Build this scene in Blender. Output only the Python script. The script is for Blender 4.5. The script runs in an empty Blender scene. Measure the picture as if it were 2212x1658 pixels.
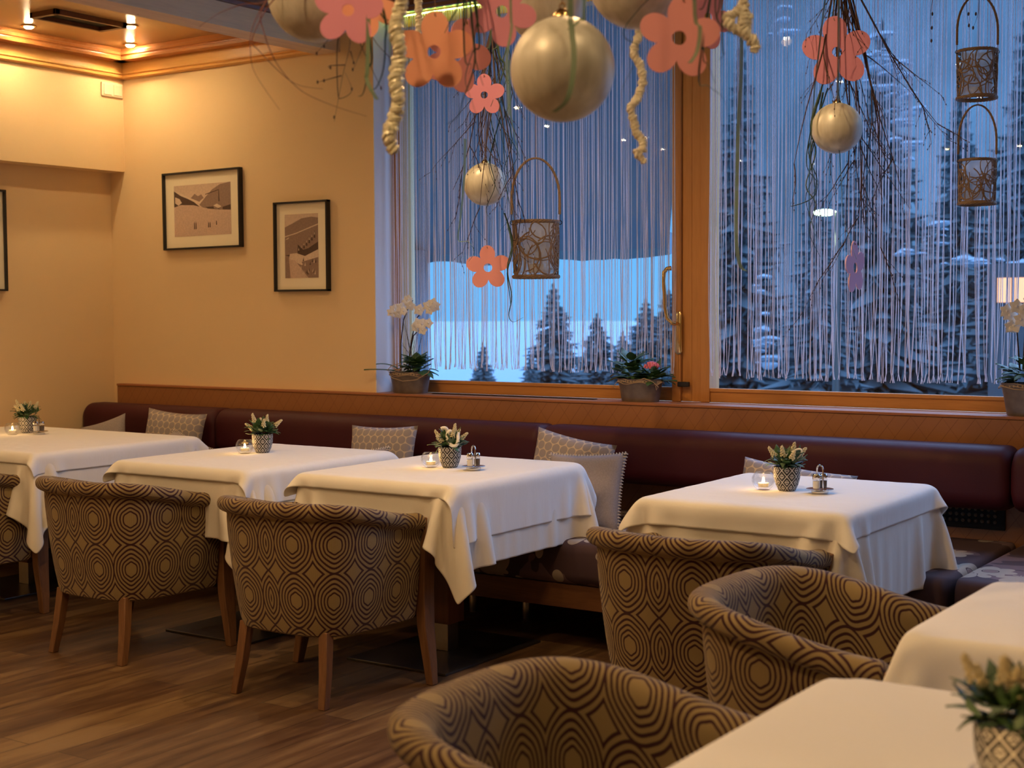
import bpy, bmesh, math, random
import numpy as np
from mathutils import Vector, Matrix
PI = math.pi
R = math.radians
SC = bpy.context.scene
COL = SC.collection

# ---------------------------------------------------------------- camera
W, H, F = 2212.0, 1658.0, 3102.0
cam_d = bpy.data.cameras.new('camera'); cam = bpy.data.objects.new('camera', cam_d); COL.objects.link(cam)
cam.location = (0, 0, 1.42)
cam.matrix_world = Matrix.Translation((0, 0, 1.42)) @ Matrix.Rotation(R(34), 4, 'Z') @ Matrix.Rotation(R(90-3.01), 4, 'X') @ Matrix.Rotation(R(-.29), 4, 'Z')
cam_d.sensor_width = 36; cam_d.lens = F/W*36; cam_d.clip_end = 600
cam_d.dof.use_dof = True; cam_d.dof.focus_distance = 5.9; cam_d.dof.aperture_fstop = 4.5
SC.camera = cam
MW = cam.matrix_world.copy(); CAMC = Vector((0, 0, 1.42))

def ray(px, py): return (MW.to_3x3() @ Vector(((px-W/2)/F, -(py-H/2)/F, -1.0)))
def at(px, py, d): return CAMC + ray(px, py)*d          # point in the room at depth d
def aty(px, py, y):
    r = ray(px, py); return CAMC + r*(y/r.y)

# ---------------------------------------------------------------- colour management
SC.view_settings.view_transform = 'Standard'; SC.view_settings.look = 'None'
SC.view_settings.gamma = 1; SC.view_settings.use_curve_mapping = False
SC.view_settings.exposure = 0.0

# ---------------------------------------------------------------- world: dusk sky, pale band low down, unseen upper sky brightened for indoor daylight
wd = bpy.data.worlds.new('dusk_sky'); SC.world = wd; wd.use_nodes = True
nt = wd.node_tree; nt.nodes.clear()
o = nt.nodes.new('ShaderNodeOutputWorld'); b = nt.nodes.new('ShaderNodeBackground')
tc = nt.nodes.new('ShaderNodeTexCoord'); sx = nt.nodes.new('ShaderNodeSeparateXYZ'); cr = nt.nodes.new('ShaderNodeValToRGB')
nt.links.new(tc.outputs['Generated'], sx.inputs[0]); nt.links.new(sx.outputs['Z'], cr.inputs[0])
cr.color_ramp.elements[0].position = 0.0; cr.color_ramp.elements[0].color = (.050, .160, .315, 1)
cr.color_ramp.elements[1].position = .12; cr.color_ramp.elements[1].color = (.048, .155, .31, 1)
e = cr.color_ramp.elements.new(.45); e.color = (.68, 1.10, 2.05, 1)
nt.links.new(cr.outputs[0], b.inputs[0]); b.inputs[1].default_value = 3.6
nt.links.new(b.outputs[0], o.inputs[0])

# ---------------------------------------------------------------- node materials
MATS = {}
class NM:
    def __init__(s, name):
        s.m = bpy.data.materials.new(name); s.m.use_nodes = True; s.t = s.m.node_tree
        s.p = s.t.nodes['Principled BSDF']; s.o = s.t.nodes['Material Output']; MATS[name] = s.m
    def n(s, typ, **kw):
        nd = s.t.nodes.new('ShaderNode'+typ)
        for k, v in kw.items(): setattr(nd, k, v)
        return nd
    def l(s, a, b): s.t.links.new(a, b)
    def val(s, inp, v): s.p.inputs[inp].default_value = v
    def math(s, op, a, b=None, c=None):
        nd = s.n('Math', operation=op)
        for i, x in enumerate((a, b, c)):
            if x is None: continue
            if isinstance(x, (int, float)): nd.inputs[i].default_value = x
            else: s.l(x, nd.inputs[i])
        return nd.outputs[0]
    def mix(s, f, a, b):
        nd = s.n('Mix', data_type='RGBA')
        for i, x in ((0, f), (6, a), (7, b)):
            if isinstance(x, (int, float)): nd.inputs[i].default_value = x
            elif isinstance(x, tuple): nd.inputs[i].default_value = (*x, 1)
            else: s.l(x, nd.inputs[i])
        return nd.outputs[2]
    def coords(s, kind='Object', scale=(1, 1, 1), rot=(0, 0, 0)):
        t = s.n('TexCoord'); mp = s.n('Mapping'); mp.inputs['Scale'].default_value = scale; mp.inputs['Rotation'].default_value = rot
        s.l(t.outputs[kind], mp.inputs[0]); return mp.outputs[0]
    def noise(s, vec, scale, detail=3, rough=.5):
        nd = s.n('TexNoise'); nd.inputs['Scale'].default_value = scale; nd.inputs['Detail'].default_value = detail
        nd.inputs['Roughness'].default_value = rough
        if vec is not None: s.l(vec, nd.inputs['Vector'])
        return nd.outputs[0]
    def ramp(s, v, stops):
        nd = s.n('ValToRGB'); s.l(v, nd.inputs[0]); el = nd.color_ramp.elements
        while len(el) < len(stops): el.new(.5)
        for q, (p, c) in zip(el, stops): q.position = p; q.color = (*c, 1) if len(c) == 3 else c
        return nd.outputs[0]
    def bump(s, h, strength=.2, dist=.01):
        nd = s.n('Bump'); nd.inputs['Strength'].default_value = strength; nd.inputs['Distance'].default_value = dist
        s.l(h, nd.inputs['Height']); s.l(nd.outputs[0], s.p.inputs['Normal'])

def plain(name, col, rough=.5, metal=0, spec=.5, nscale=0, namt=.15, bump=0, bscale=200, trans=0):
    s = NM(name); s.val('Base Color', (*col, 1)); s.val('Roughness', rough); s.val('Metallic', metal); s.val('Specular IOR Level', spec)
    if nscale:
        c = s.noise(s.coords(), nscale)
        s.l(s.mix(c, tuple(x*(1-namt) for x in col), tuple(min(1, x*(1+namt)) for x in col)), s.p.inputs['Base Color'])
    if bump: s.bump(s.noise(s.coords(), bscale, 2), bump, .002)
    return s.m

def wood(name, c1, c2, scale=3, axis='X', rough=.45, bump=.05, knots=False):
    s = NM(name)
    sc = {'X': (.6, 9, 9), 'Y': (9, .6, 9), 'Z': (9, 9, .6)}[axis]
    v = s.coords(scale=sc)
    n1 = s.noise(v, scale, 5, .6); n2 = s.noise(v, scale*7, 3, .6)
    f = s.math('ADD', s.math('MULTIPLY', n1, .65), s.math('MULTIPLY', n2, .35))
    col = s.ramp(f, [(.35, c1), (.65, c2)])
    if knots:
        vo = s.n('TexVoronoi'); vo.inputs['Scale'].default_value = 5; s.l(s.coords(scale=(1, 1, 1)), vo.inputs['Vector'])
        k = s.math('LESS_THAN', vo.outputs['Distance'], .045)
        col = s.mix(s.math('MULTIPLY', k, .7), col, (.10, .035, .012))
    s.l(col, s.p.inputs['Base Color']); s.val('Roughness', rough)
    s.bump(f, bump*2, .004)
    return s.m

def emit(name, col, strength):
    s = NM(name); s.val('Base Color', (*col, 1)); s.val('Emission Color', (*col, 1)); s.val('Emission Strength', strength); return s.m

def glass(name, tint=(1, 1, 1), ior=1.45, rough=.0, base=0.0):
    s = NM(name); s.t.nodes.remove(s.p)
    tr = s.n('BsdfTransparent'); tr.inputs[0].default_value = (*tint, 1)
    gl = s.n('BsdfGlossy'); gl.inputs['Roughness'].default_value = rough
    ge = s.n('NewGeometry'); dt = s.n('VectorMath', operation='DOT_PRODUCT'); s.l(ge.outputs['Normal'], dt.inputs[0]); s.l(ge.outputs['Incoming'], dt.inputs[1])
    f0 = ((ior-1)/(ior+1))**2+base
    fr = s.math('MULTIPLY_ADD', s.math('POWER', s.math('SUBTRACT', 1.0, s.math('ABSOLUTE', dt.outputs['Value'])), 5), 1-f0, f0)
    mx = s.n('MixShader'); s.l(fr, mx.inputs[0])
    s.l(tr.outputs[0], mx.inputs[1]); s.l(gl.outputs[0], mx.inputs[2]); s.l(mx.outputs[0], s.o.inputs[0]); return s.m

def contour_fabric(name, gold, dark, pu, pv):
    s = NM(name)
    uv = s.n('TexCoord').outputs['UV']; sp = s.n('SeparateXYZ'); s.l(uv, sp.inputs[0])
    def tri(v, p, off=0.0):
        q = s.math('ADD', s.math('DIVIDE', v, p), off); fr = s.math('SUBTRACT', q, s.math('ROUND', q)); return s.math('MULTIPLY', s.math('ABSOLUTE', fr), 2)
    w = s.noise(s.coords('UV'), 14, 1)
    a = s.math('ABSOLUTE', sp.outputs[0]); a = tri(a, pu, .25); bb = tri(sp.outputs[1], pv)
    # rounded six-sided rings about each medallion, four-pointed stars between them
    d = s.math('SQRT', s.math('ADD', s.math('POWER', a, 1.85), s.math('POWER', s.math('MULTIPLY', bb, 1.04), 1.7)))
    d = s.math('ADD', d, s.math('MULTIPLY', s.math('SUBTRACT', w, .5), .06))
    ang = s.math('MULTIPLY', s.math('COSINE', s.math('MULTIPLY', s.math('ARCTAN2', bb, a), 6)), .012)
    d = s.math('ADD', d, ang)
    line = s.math('COSINE', s.math('MULTIPLY', s.math('SUBTRACT', d, .38), 2*PI/.158))
    ln = s.ramp(s.math('MULTIPLY_ADD', line, .5, .5), [(.52, (0, 0, 0)), (.68, (1, 1, 1))])
    keep = s.math('MULTIPLY', s.math('GREATER_THAN', d, .30), s.math('LESS_THAN', d, 1.24))
    f = s.math('MULTIPLY', ln, keep)
    # woven cord texture
    wv = s.n('TexWave'); wv.inputs['Scale'].default_value = 95; wv.inputs['Distortion'].default_value = .6; s.l(s.coords('UV'), wv.inputs['Vector'])
    g = s.mix(wv.outputs['Fac'], tuple(x*.72 for x in gold), tuple(x*1.15 for x in gold))
    dk = s.mix(wv.outputs['Fac'], tuple(x*.8 for x in dark), tuple(x*1.3 for x in dark))
    s.l(s.mix(f, g, dk), s.p.inputs['Base Color']); s.val('Roughness', .85); s.val('Specular IOR Level', .25)
    s.val('Sheen Weight', .15)
    s.bump(s.math('SUBTRACT', wv.outputs['Fac'], s.math('MULTIPLY', f, .8)), .25, .002)
    return s.m

M = {}
M['plaster'] = plain('plaster', (.82, .61, .35), .9, nscale=2.5, namt=.03, bump=.25, bscale=60, spec=.2)
M['reveal'] = plain('reveal_plaster', (.74, .73, .74), .9, bump=.2, bscale=60, spec=.2)
M['ceil_l'] = plain('coffer_paint', (.62, .38, .14), .32, nscale=1.5, namt=.05, spec=.6)
M['pine'] = wood('pine_board', (.72, .36, .09), (.86, .48, .14), 3, 'X', .38, .03)
M['pine_y'] = wood('pine_board_along_wall', (.66, .34, .09), (.80, .46, .15), 3, 'Y', .38, .03)
M['mould'] = wood('stained_moulding', (.42, .15, .04), (.55, .22, .07), 3, 'X', .32, .03)
M['beam'] = wood('limed_beam', (.62, .48, .36), (.76, .60, .44), 2, 'Y', .6, .05, knots=True)
M['darkwood'] = wood('dark_ceiling_wood', (.10, .035, .012), (.17, .065, .022), 3, 'X', .4, .03)
M['winwood'] = wood('window_wood_upright', (.45, .19, .045), (.58, .27, .075), 2.2, 'Z', .4, .03)
M['winwood_x'] = wood('window_wood_rail', (.45, .19, .045), (.58, .27, .075), 2.2, 'X', .4, .03)
M['chairwood'] = wood('chair_oak', (.13, .055, .022), (.23, .11, .045), 2.5, 'Z', .5, .05)
M['tablewood'] = wood('pedestal_wood', (.085, .025, .008), (.14, .045, .016), 3, 'Z', .35, .03)
M['benchwood'] = wood('bench_wood', (.12, .045, .016), (.20, .085, .03), 3, 'X', .5, .03)
M['steel'] = plain('brushed_steel', (.42, .40, .38), .35, 1, nscale=40, namt=.1)
M['plate'] = plain('dark_steel_plate', (.10, .095, .09), .32, .8)
M['chrome'] = plain('chrome', (.75, .74, .72), .12, 1)
M['brass'] = plain('brass', (.70, .50, .22), .22, 1)
M['black'] = plain('black_frame', (.012, .011, .012), .35)
M['hole'] = plain('black_void', (.005, .005, .005), .8)
M['burg'] = plain('burgundy_leatherette', (.052, .004, .009), .58, nscale=6, namt=.15, bump=.15, bscale=160, spec=.35)
M['linen'] = plain('white_linen', (.86, .84, .80), .9, spec=.15, bump=.10, bscale=400)
M['linen2'] = plain('cream_linen', (.80, .76, .68), .9, spec=.15, bump=.10, bscale=400)
for k_, c_ in (('linen', (.86, .84, .80)), ('linen2', (.80, .76, .68))):
    s = NM(k_+'_cloth'); s.val('Base Color', (*c_, 1)); s.val('Roughness', .9); s.val('Specular IOR Level', .15)
    f1 = s.noise(s.coords(scale=(1, 1, .35)), 9, 4, .6); f2 = s.noise(s.coords(), 350, 1)
    sp = s.n('SeparateXYZ'); s.l(s.coords(), sp.inputs[0])
    def crease(v): q = s.math('DIVIDE', v, .31); return s.math('GREATER_THAN', s.math('ABSOLUTE', s.math('SUBTRACT', q, s.math('ROUND', q))), .492)
    cr_ = s.math('MULTIPLY', s.math('MAXIMUM', crease(sp.outputs[0]), crease(sp.outputs[1])), .12)
    s.bump(s.math('ADD', s.math('ADD', s.math('MULTIPLY', f1, 1.2), s.math('MULTIPLY', f2, .06)), cr_), .45, .006); M[k_] = s.m
M['greycloth'] = plain('grey_pillow_cloth', (.34, .30, .30), .9, nscale=150, namt=.2, bump=.2, bscale=300, spec=.2)
M['stitch'] = plain('cream_stitch', (.70, .62, .52), .8)
M['fabric'] = contour_fabric('contour_weave', (.30, .215, .098), (.040, .009, .012), .156, .205)
M['leaf'] = plain('dark_leaf', (.05, .115, .035), .45, nscale=20, namt=.4)
M['leaf2'] = plain('grey_green_leaf', (.09, .15, .085), .6, nscale=30, namt=.3)
M['leaf3'] = plain('yellow_green_sprig', (.28, .25, .06), .7, nscale=30, namt=.3)
M['petal'] = plain('white_petal', (.86, .84, .78), .6)
M['cream_bud'] = plain('cream_bud', (.72, .64, .40), .7, nscale=60, namt=.2)
M['pinkfl'] = plain('pink_blossom', (.80, .20, .26), .6)
M['stem'] = plain('dark_stem', (.030, .014, .010), .6)
M['twig'] = plain('twig_bark', (.05, .022, .018), .7)
M['redtwig'] = plain('red_twig', (.16, .045, .035), .6)
M['grass'] = plain('dried_grass_green', (.022, .055, .028), .6)
M['orangefelt'] = plain('orange_felt', (.88, .44, .30), .95, spec=.1, bump=.2, bscale=300)
M['pinkfelt'] = plain('pink_felt', (.74, .31, .44), .95, spec=.1, bump=.2, bscale=300)
M['coralfelt'] = plain('coral_felt', (.84, .37, .38), .95, spec=.1, bump=.2, bscale=300)
M['lilacfelt'] = plain('lilac_felt', (.80, .52, .78), .95, spec=.1, bump=.2, bscale=300)
M['cord'] = plain('brown_cord', (.22, .12, .06), .8)
M['cork'] = plain('cream_cork_rope', (.84, .74, .60), .6, nscale=40, namt=.35, bump=.4, bscale=80)
M['corkgold'] = plain('golden_cork_rope', (.82, .74, .56), .35, .15, nscale=40, namt=.35, bump=.4, bscale=80)
M['wicker'] = plain('wicker', (.23, .15, .09), .65, nscale=60, namt=.4)
M['wax'] = plain('white_wax', (.85, .78, .62), .5)
M['salt'] = plain('salt', (.88, .85, .78), .8)
M['pepper'] = plain('pepper', (.10, .07, .05), .8)
M['mat'] = plain('picture_mat', (.92, .82, .60), .8)
M['switch'] = plain('cream_plastic', (.78, .68, .48), .4)
M['zinc'] = plain('weathered_zinc', (.17, .14, .12), .45, .5, nscale=18, namt=.6, bump=.3, bscale=30)
M['lace'] = plain('lace_rope', (.42, .31, .20), .8)
M['snow'] = plain('dusk_snow', (.11, .175, .215), .9)  # dusk shade is put into the snow's colour
M['conifer'] = plain('frosted_conifer', (.032, .054, .064), .9, nscale=1.5, namt=.6)  # bluish haze is put into the conifer and hillside colours
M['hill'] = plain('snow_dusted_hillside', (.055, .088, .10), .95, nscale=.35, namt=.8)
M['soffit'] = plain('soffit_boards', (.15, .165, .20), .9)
M['housewall'] = plain('house_wall', (.025, .03, .035), .9)
M['glass'] = glass('window_glass', (.93, .96, .97), 1.35)
M['cupglass'] = glass('clear_glass', (.96, .97, .98), 1.5, .02, .04)
M['flame'] = emit('flame', (1, .58, .2), 40)
M['bulb'] = emit('halogen_bulb', (1, .76, .42), 420)
M['led'] = emit('led_line', (.55, 1.0, .18), 9.0)
M['streetglow'] = emit('street_lamp_glow', (.75, 1, .62), 9)
M['litwin'] = emit('lit_window', (1, .35, .12), .85)  # glow of the lampshade reflection, for the added panel
s = NM('frosted_jar'); s.val('Base Color', (.75, .78, .82, 1)); s.val('Roughness', .25); tr = s.n('BsdfTransparent'); tl = s.n('BsdfTranslucent'); tl.inputs[0].default_value = (.75, .80, .86, 1)
m1 = s.n('MixShader'); m1.inputs[0].default_value = .5; m2 = s.n('MixShader'); m2.inputs[0].default_value = .38
s.l(s.p.outputs[0], m1.inputs[1]); s.l(tl.outputs[0], m1.inputs[2]); s.l(tr.outputs[0], m2.inputs[1]); s.l(m1.outputs[0], m2.inputs[2]); s.l(m2.outputs[0], s.o.inputs[0]); M['frost'] = s.m
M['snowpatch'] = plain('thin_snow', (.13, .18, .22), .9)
# string curtain
s = NM('white_string'); s.val('Base Color', (.90, .87, .90, 1)); s.val('Roughness', .8); s.val('Transmission Weight', 0)
tl = s.n('BsdfTranslucent'); tl.inputs[0].default_value = (.80, .78, .84, 1); mx = s.n('MixShader'); mx.inputs[0].default_value = .35
s.l(s.p.outputs[0], mx.inputs[1]); s.l(tl.outputs[0], mx.inputs[2]); s.l(mx.outputs[0], s.o.inputs[0]); M['string'] = s.m
# pearl bauble
s = NM('pearl_bauble'); v = s.coords(scale=(40, 40, 3))
n = s.noise(v, 1.2, 4); s.l(s.ramp(n, [(.3, (.56, .545, .46)), (.7, (.74, .72, .64))]), s.p.inputs['Base Color'])
s.val('Roughness', .42); s.val('Metallic', .15); s.val('Specular IOR Level', .8); s.bump(n, .25, .002); M['pearl'] = s.m
# ribbon
s = NM('green_gauze_ribbon'); s.val('Base Color', (.22, .34, .22, 1)); s.val('Alpha', .62); s.val('Roughness', .6); M['ribbon'] = s.m
# floor planks run along Y
s = NM('plank_floor'); mp = s.coords(rot=(0, 0, R(90)))
br = s.n('TexBrick'); br.offset = .37; br.inputs['Scale'].default_value = 1.0; br.inputs['Brick Width'].default_value = 1.25; br.inputs['Row Height'].default_value = .145
br.inputs['Mortar Size'].default_value = .0016; br.inputs['Mortar'].default_value = (.25, .25, .25, 1)
br.inputs['Color1'].default_value = (.0, .0, .0, 1); br.inputs['Color2'].default_value = (1, 1, 1, 1); br.inputs['Bias'].default_value = 0
s.l(mp, br.inputs['Vector'])
n1 = s.noise(s.coords(scale=(14, 1.3, 1)), 1.6, 6, .65); n2 = s.noise(s.coords(scale=(3.2, .8, 1)), 1.1, 3)
f = s.math('ADD', s.math('MULTIPLY', n1, .55), s.math('ADD', s.math('MULTIPLY', n2, .35), s.math('MULTIPLY', br.outputs['Color'], .12)))
col = s.ramp(f, [(.38, (.060, .026, .012)), (.50, (.125, .066, .030)), (.62, (.22, .135, .062))])
col = s.mix(br.outputs['Fac'], col, (.03, .014, .008))
s.l(col, s.p.inputs['Base Color']); s.l(s.math('MULTIPLY_ADD', n1, .25, .33), s.p.inputs['Roughness']); s.val('Specular IOR Level', .45)
s.bump(s.math('SUBTRACT', n1, s.math('MULTIPLY', br.outputs['Fac'], 1.5)), .12, .003); M['floor'] = s.m
# wainscot: stamped diagonal lines
s = NM('stamped_leatherette'); sp = s.n('SeparateXYZ'); s.l(s.n('TexCoord').outputs['Object'], sp.inputs[0])
def diag(sgn, p):
    q = s.math('DIVIDE', s.math('ADD', s.math('ADD', sp.outputs[0], s.math('MULTIPLY', sp.outputs[1], .6)), s.math('MULTIPLY', sp.outputs[2], sgn)), p)
    fr = s.math('ABSOLUTE', s.math('SUBTRACT', q, s.math('ROUND', q))); return s.math('LESS_THAN', fr, .022)
dl = s.math('ADD', diag(-.75, .068), s.math('MULTIPLY', diag(.75, .136), .35))
s.l(s.mix(s.math('MULTIPLY', dl, .55), (.33, .135, .045), (.13, .045, .014)), s.p.inputs['Base Color'])
s.val('Roughness', .5); s.bump(s.math('MULTIPLY', dl, -1), .5, .003); M['wains'] = s.m
M['ledge'] = plain('ledge_leatherette', (.36, .135, .05), .5, bump=.1, bscale=200)
# floral seat
s = NM('floral_seat_fabric'); vo = s.n('TexVoronoi'); vo.inputs['Scale'].default_value = 4.3; s.l(s.coords(), vo.inputs['Vector'])
pos = s.n('VectorMath', operation='SUBTRACT'); sc_ = s.n('VectorMath', operation='SCALE'); sc_.inputs['Scale'].default_value = 1.0
t_ = s.coords(); s.l(t_, pos.inputs[0]); s.l(vo.outputs['Position'], pos.inputs[1])
sp = s.n('SeparateXYZ'); s.l(pos.outputs[0], sp.inputs[0])
an = s.math('ARCTAN2', s.math('ADD', sp.outputs[1], sp.outputs[2]), sp.outputs[0]); pet = s.math('MULTIPLY', s.math('ABSOLUTE', s.math('COSINE', s.math('MULTIPLY', an, 3.5))), .12)
d_ = vo.outputs['Distance']
inside = s.math('LESS_THAN', d_, s.math('ADD', pet, .30)); ctr = s.math('LESS_THAN', d_, .11)
rim_ = s.math('LESS_THAN', s.math('ABSOLUTE', s.math('SUBTRACT', d_, .13)), .012)
swirl = s.math('GREATER_THAN', s.noise(s.coords(), 5, 2), .55)
c0 = s.mix(swirl, (.060, .030, .035), (.15, .09, .095))
c1 = s.mix(inside, c0, (.36, .30, .24)); c2 = s.mix(ctr, c1, (.22, .14, .13)); c2 = s.mix(rim_, c2, (.07, .03, .03))
s.l(c2, s.p.inputs['Base Color']); s.val('Roughness', .85); M['floral'] = s.m
# patterned pillow
s = NM('circle_lattice_pillow'); sp = s.n('SeparateXYZ'); s.l(s.n('TexCoord').outputs['UV'], sp.inputs[0])
def hexd(ou, ov):
    def fr(v, p, off):
        q = s.math('ADD', s.math('DIVIDE', v, p), off); return s.math('MULTIPLY', s.math('SUBTRACT', q, s.math('ROUND', q)), p)
    a = fr(sp.outputs[0], .043, ou); b_ = fr(sp.outputs[1], .0745, ov)
    return s.math('SQRT', s.math('ADD', s.math('MULTIPLY', a, a), s.math('MULTIPLY', b_, b_)))
d = s.math('MINIMUM', hexd(0, 0), hexd(.5, .5))
ln = s.math('GREATER_THAN', d, .0198)
s.l(s.mix(s.math('MULTIPLY', ln, .8), (.30, .265, .27), (.62, .50, .36)), s.p.inputs['Base Color']); s.val('Roughness', .8); M['lattice'] = s.m
# planter pattern: white lattice of feathered leaves over black
s = NM('leaf_lattice_ceramic'); sp = s.n('SeparateXYZ'); s.l(s.n('TexCoord').outputs['UV'], sp.inputs[0])
def fr2(v, p, off=0.0):
    q = s.math('ADD', s.math('DIVIDE', v, p), off); return s.math('MULTIPLY', s.math('ABSOLUTE', s.math('SUBTRACT', q, s.math('ROUND', q))), 2)
def dia(ou, ov): return s.math('ADD', fr2(sp.outputs[0], .0373, ou), fr2(sp.outputs[1], .043, ov))
dm = s.math('MINIMUM', dia(0, 0), dia(.5, .5))
gap = s.math('MULTIPLY', s.math('GREATER_THAN', dm, .52), s.math('LESS_THAN', dm, .88))
fe = s.math('GREATER_THAN', s.math('SINE', s.math('ADD', s.math('MULTIPLY', sp.outputs[1], 900), s.math('MULTIPLY', fr2(sp.outputs[0], .0373, 0), -5))), .0)
fth = s.math('MULTIPLY', fe, s.math('MULTIPLY', s.math('LESS_THAN', dm, .40), s.math('GREATER_THAN', dm, .06)))
k = s.math('MAXIMUM', gap, fth)
s.l(s.mix(k, (.52, .50, .48), (.008, .008, .008)), s.p.inputs['Base Color']); s.val('Roughness', .6); s.bump(s.math('MULTIPLY', k, -1), .5, .001); M['planter'] = s.m
for nm, c in (('print_sky', (.66, .50, .38)), ('print_snow', (.60, .43, .33)), ('print_mid', (.30, .20, .155)), ('print_dark', (.085, .05, .035)), ('print_light', (.70, .55, .42))):
    M[nm] = plain(nm, c, .7, nscale=90, namt=.22)

# ---------------------------------------------------------------- mesh builder
class MB:
    def __init__(s): s.v = []; s.f = []; s.uv = []; s.mi = []; s.cur = 0
    def add(s, vs, fs, uvs=None):
        k = len(s.v); s.v += [tuple(p) for p in vs]
        for i, f in enumerate(fs):
            s.f.append(tuple(k+j for j in f)); s.mi.append(s.cur)
            s.uv.append([uvs[j] for j in f] if uvs else None)
        return s
    def box(s, x0, x1, y0, y1, z0, z1):
        v = [(x, y, z) for z in (z0, z1) for y in (y0, y1) for x in (x0, x1)]
        return s.add(v, [(0, 2, 3, 1), (4, 5, 7, 6), (0, 1, 5, 4), (2, 6, 7, 3), (0, 4, 6, 2), (1, 3, 7, 5)])
    def loft(s, rings, cap=True, closed=True, uvs=None):
        n = len(rings[0]); k = [p for r in rings for p in r]; fs = []
        for i in range(len(rings)-1):
            for j in range(n if closed else n-1):
                a = i*n+j; b_ = i*n+(j+1) % n; fs.append((a, b_, b_+n, a+n))
        if cap and closed: fs += [tuple(range(n))[::-1], tuple(range((len(rings)-1)*n, len(rings)*n))]
        return s.add(k, fs, uvs)
    def tube(s, pts, r, n=6, cap=True, flat=1.0):
        pts = [Vector(p) for p in pts]; m = len(pts)
        rr = r if isinstance(r, (list, tuple)) else [r]*m
        t0 = (pts[1]-pts[0]).normalized(); up = Vector((0, 0, 1)) if abs(t0.z) < .9 else Vector((1, 0, 0))
        a = t0.cross(up).normalized(); rings = []
        for i, p in enumerate(pts):
            t = (pts[min(i+1, m-1)]-pts[max(i-1, 0)])
            if t.length < 1e-9: t = t0
            t = t.normalized(); a = (a-t*a.dot(t))
            a = a.normalized() if a.length > 1e-6 else t.orthogonal().normalized(); b_ = t.cross(a)
            rings.append([p+(a*math.cos(2*PI*j/n)+b_*math.sin(2*PI*j/n)*flat)*rr[i] for j in range(n)])
        return s.loft(rings, cap)
    def lathe(s, prof, n=24, c=(0, 0, 0), sy=1.0, uvw=False):
        rings = [[(c[0]+r*math.cos(2*PI*j/n), c[1]+sy*r*math.sin(2*PI*j/n), c[2]+z) for j in range(n)] for r, z in prof]
        if not uvw: return s.loft(rings, cap=True)
        R0 = max(p[0] for p in prof); vs = []; us = []; fs = []; L = 0; pz = prof[0]
        for r, z in prof:
            L += math.hypot(r-pz[0], z-pz[1]); pz = (r, z)
            for j in range(n+1):
                a = 2*PI*j/n; vs.append((c[0]+r*math.cos(a), c[1]+sy*r*math.sin(a), c[2]+z)); us.append((a*R0, L))
        for i in range(len(prof)-1):
            for j in range(n): q = i*(n+1)+j; fs.append((q, q+1, q+n+2, q+n+1))
        return s.add(vs, fs, us)
    def ball(s, c, r, n=12, m=8, sz=1.0):
        vs = [(c[0], c[1], c[2]-r*sz)]
        for i in range(1, m):
            a = PI*i/m-PI/2
            for j in range(n): t = 2*PI*j/n; vs.append((c[0]+r*math.cos(a)*math.cos(t), c[1]+r*math.cos(a)*math.sin(t), c[2]+r*sz*math.sin(a)))
        vs.append((c[0], c[1], c[2]+r*sz)); fs = []
        for j in range(n): fs.append((0, 1+(j+1) % n, 1+j))
        for i in range(m-2):
            for j in range(n): a = 1+i*n+j; b_ = 1+i*n+(j+1) % n; fs.append((a, b_, b_+n, a+n))
        k = 1+(m-2)*n
        for j in range(n): fs.append((k+j, k+(j+1) % n, len(vs)-1))
        return s.add(vs, fs)
    def poly(s, pts): return s.add(pts, [tuple(range(len(pts)))])
    def prism(s, pts2, y0, y1):     # outline in x,z extruded along y
        a = [(x, y0, z) for x, z in pts2]; b_ = [(x, y1, z) for x, z in pts2]; n = len(a)
        return s.add(a+b_, [tuple(range(n)), tuple(range(2*n-1, n-1, -1))]+[(i, i+n, (i+1) % n+n, (i+1) % n) for i in range(n)])
    def leafblade(s, p, d, L, w, bend=.3, up=Vector((0, 0, 1)), n=5):
        p = Vector(p); d = Vector(d).normalized(); side = d.cross(up)
        side = side.normalized() if side.length > 1e-3 else Vector((1, 0, 0)); nr = side.cross(d)
        vs = []; th = w*.06
        for i in range(n+1):
            t = i/n; q = p+d*L*t-nr*bend*L*t*t; ww = w*math.sin(PI*(.08+.92*t)**.8)*.5 if t < 1 else 0
            ww = max(ww, w*.03)
            vs += [q-side*ww, q+nr*th*-1, q+side*ww, q+nr*th*.6+nr*w*.04]
        fs = []
        for i in range(n):
            for j in range(4): a = i*4+j; b_ = i*4+(j+1) % 4; fs.append((a, b_, b_+4, a+4))
        fs += [(3, 2, 1, 0), (n*4, n*4+1, n*4+2, n*4+3)]
        return s.add(vs, fs)
    def build(s, name, mat, parent=None, smooth=True, bevel=0, loc=None, mods=None):
        me = bpy.data.meshes.new(name); me.from_pydata(s.v, [], s.f); me.update()
        if any(u for u in s.uv):
            ul = me.uv_layers.new(name='UVMap'); k = 0
            for f, u in zip(me.polygons, s.uv):
                for j in range(f.loop_total):
                    ul.data[f.loop_start+j].uv = u[j] if u else (0, 0)
        for mt in (mat if isinstance(mat, list) else [mat]): me.materials.append(M[mt] if isinstance(mt, str) else mt)
        for f, i in zip(me.polygons, s.mi): f.use_smooth = smooth; f.material_index = i
        bm = bmesh.new(); bm.from_mesh(me); bmesh.ops.recalc_face_normals(bm, faces=bm.faces); bm.to_mesh(me); bm.free()
        ob = bpy.data.objects.new(name, me); COL.objects.link(ob)
        if parent: ob.parent = parent
        if loc: ob.location = loc
        if bevel:
            m_ = ob.modifiers.new('bevel', 'BEVEL'); m_.width = bevel; m_.segments = 2; m_.limit_method = 'ANGLE'
        if smooth: set_auto(me, 40)
        return ob
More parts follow.
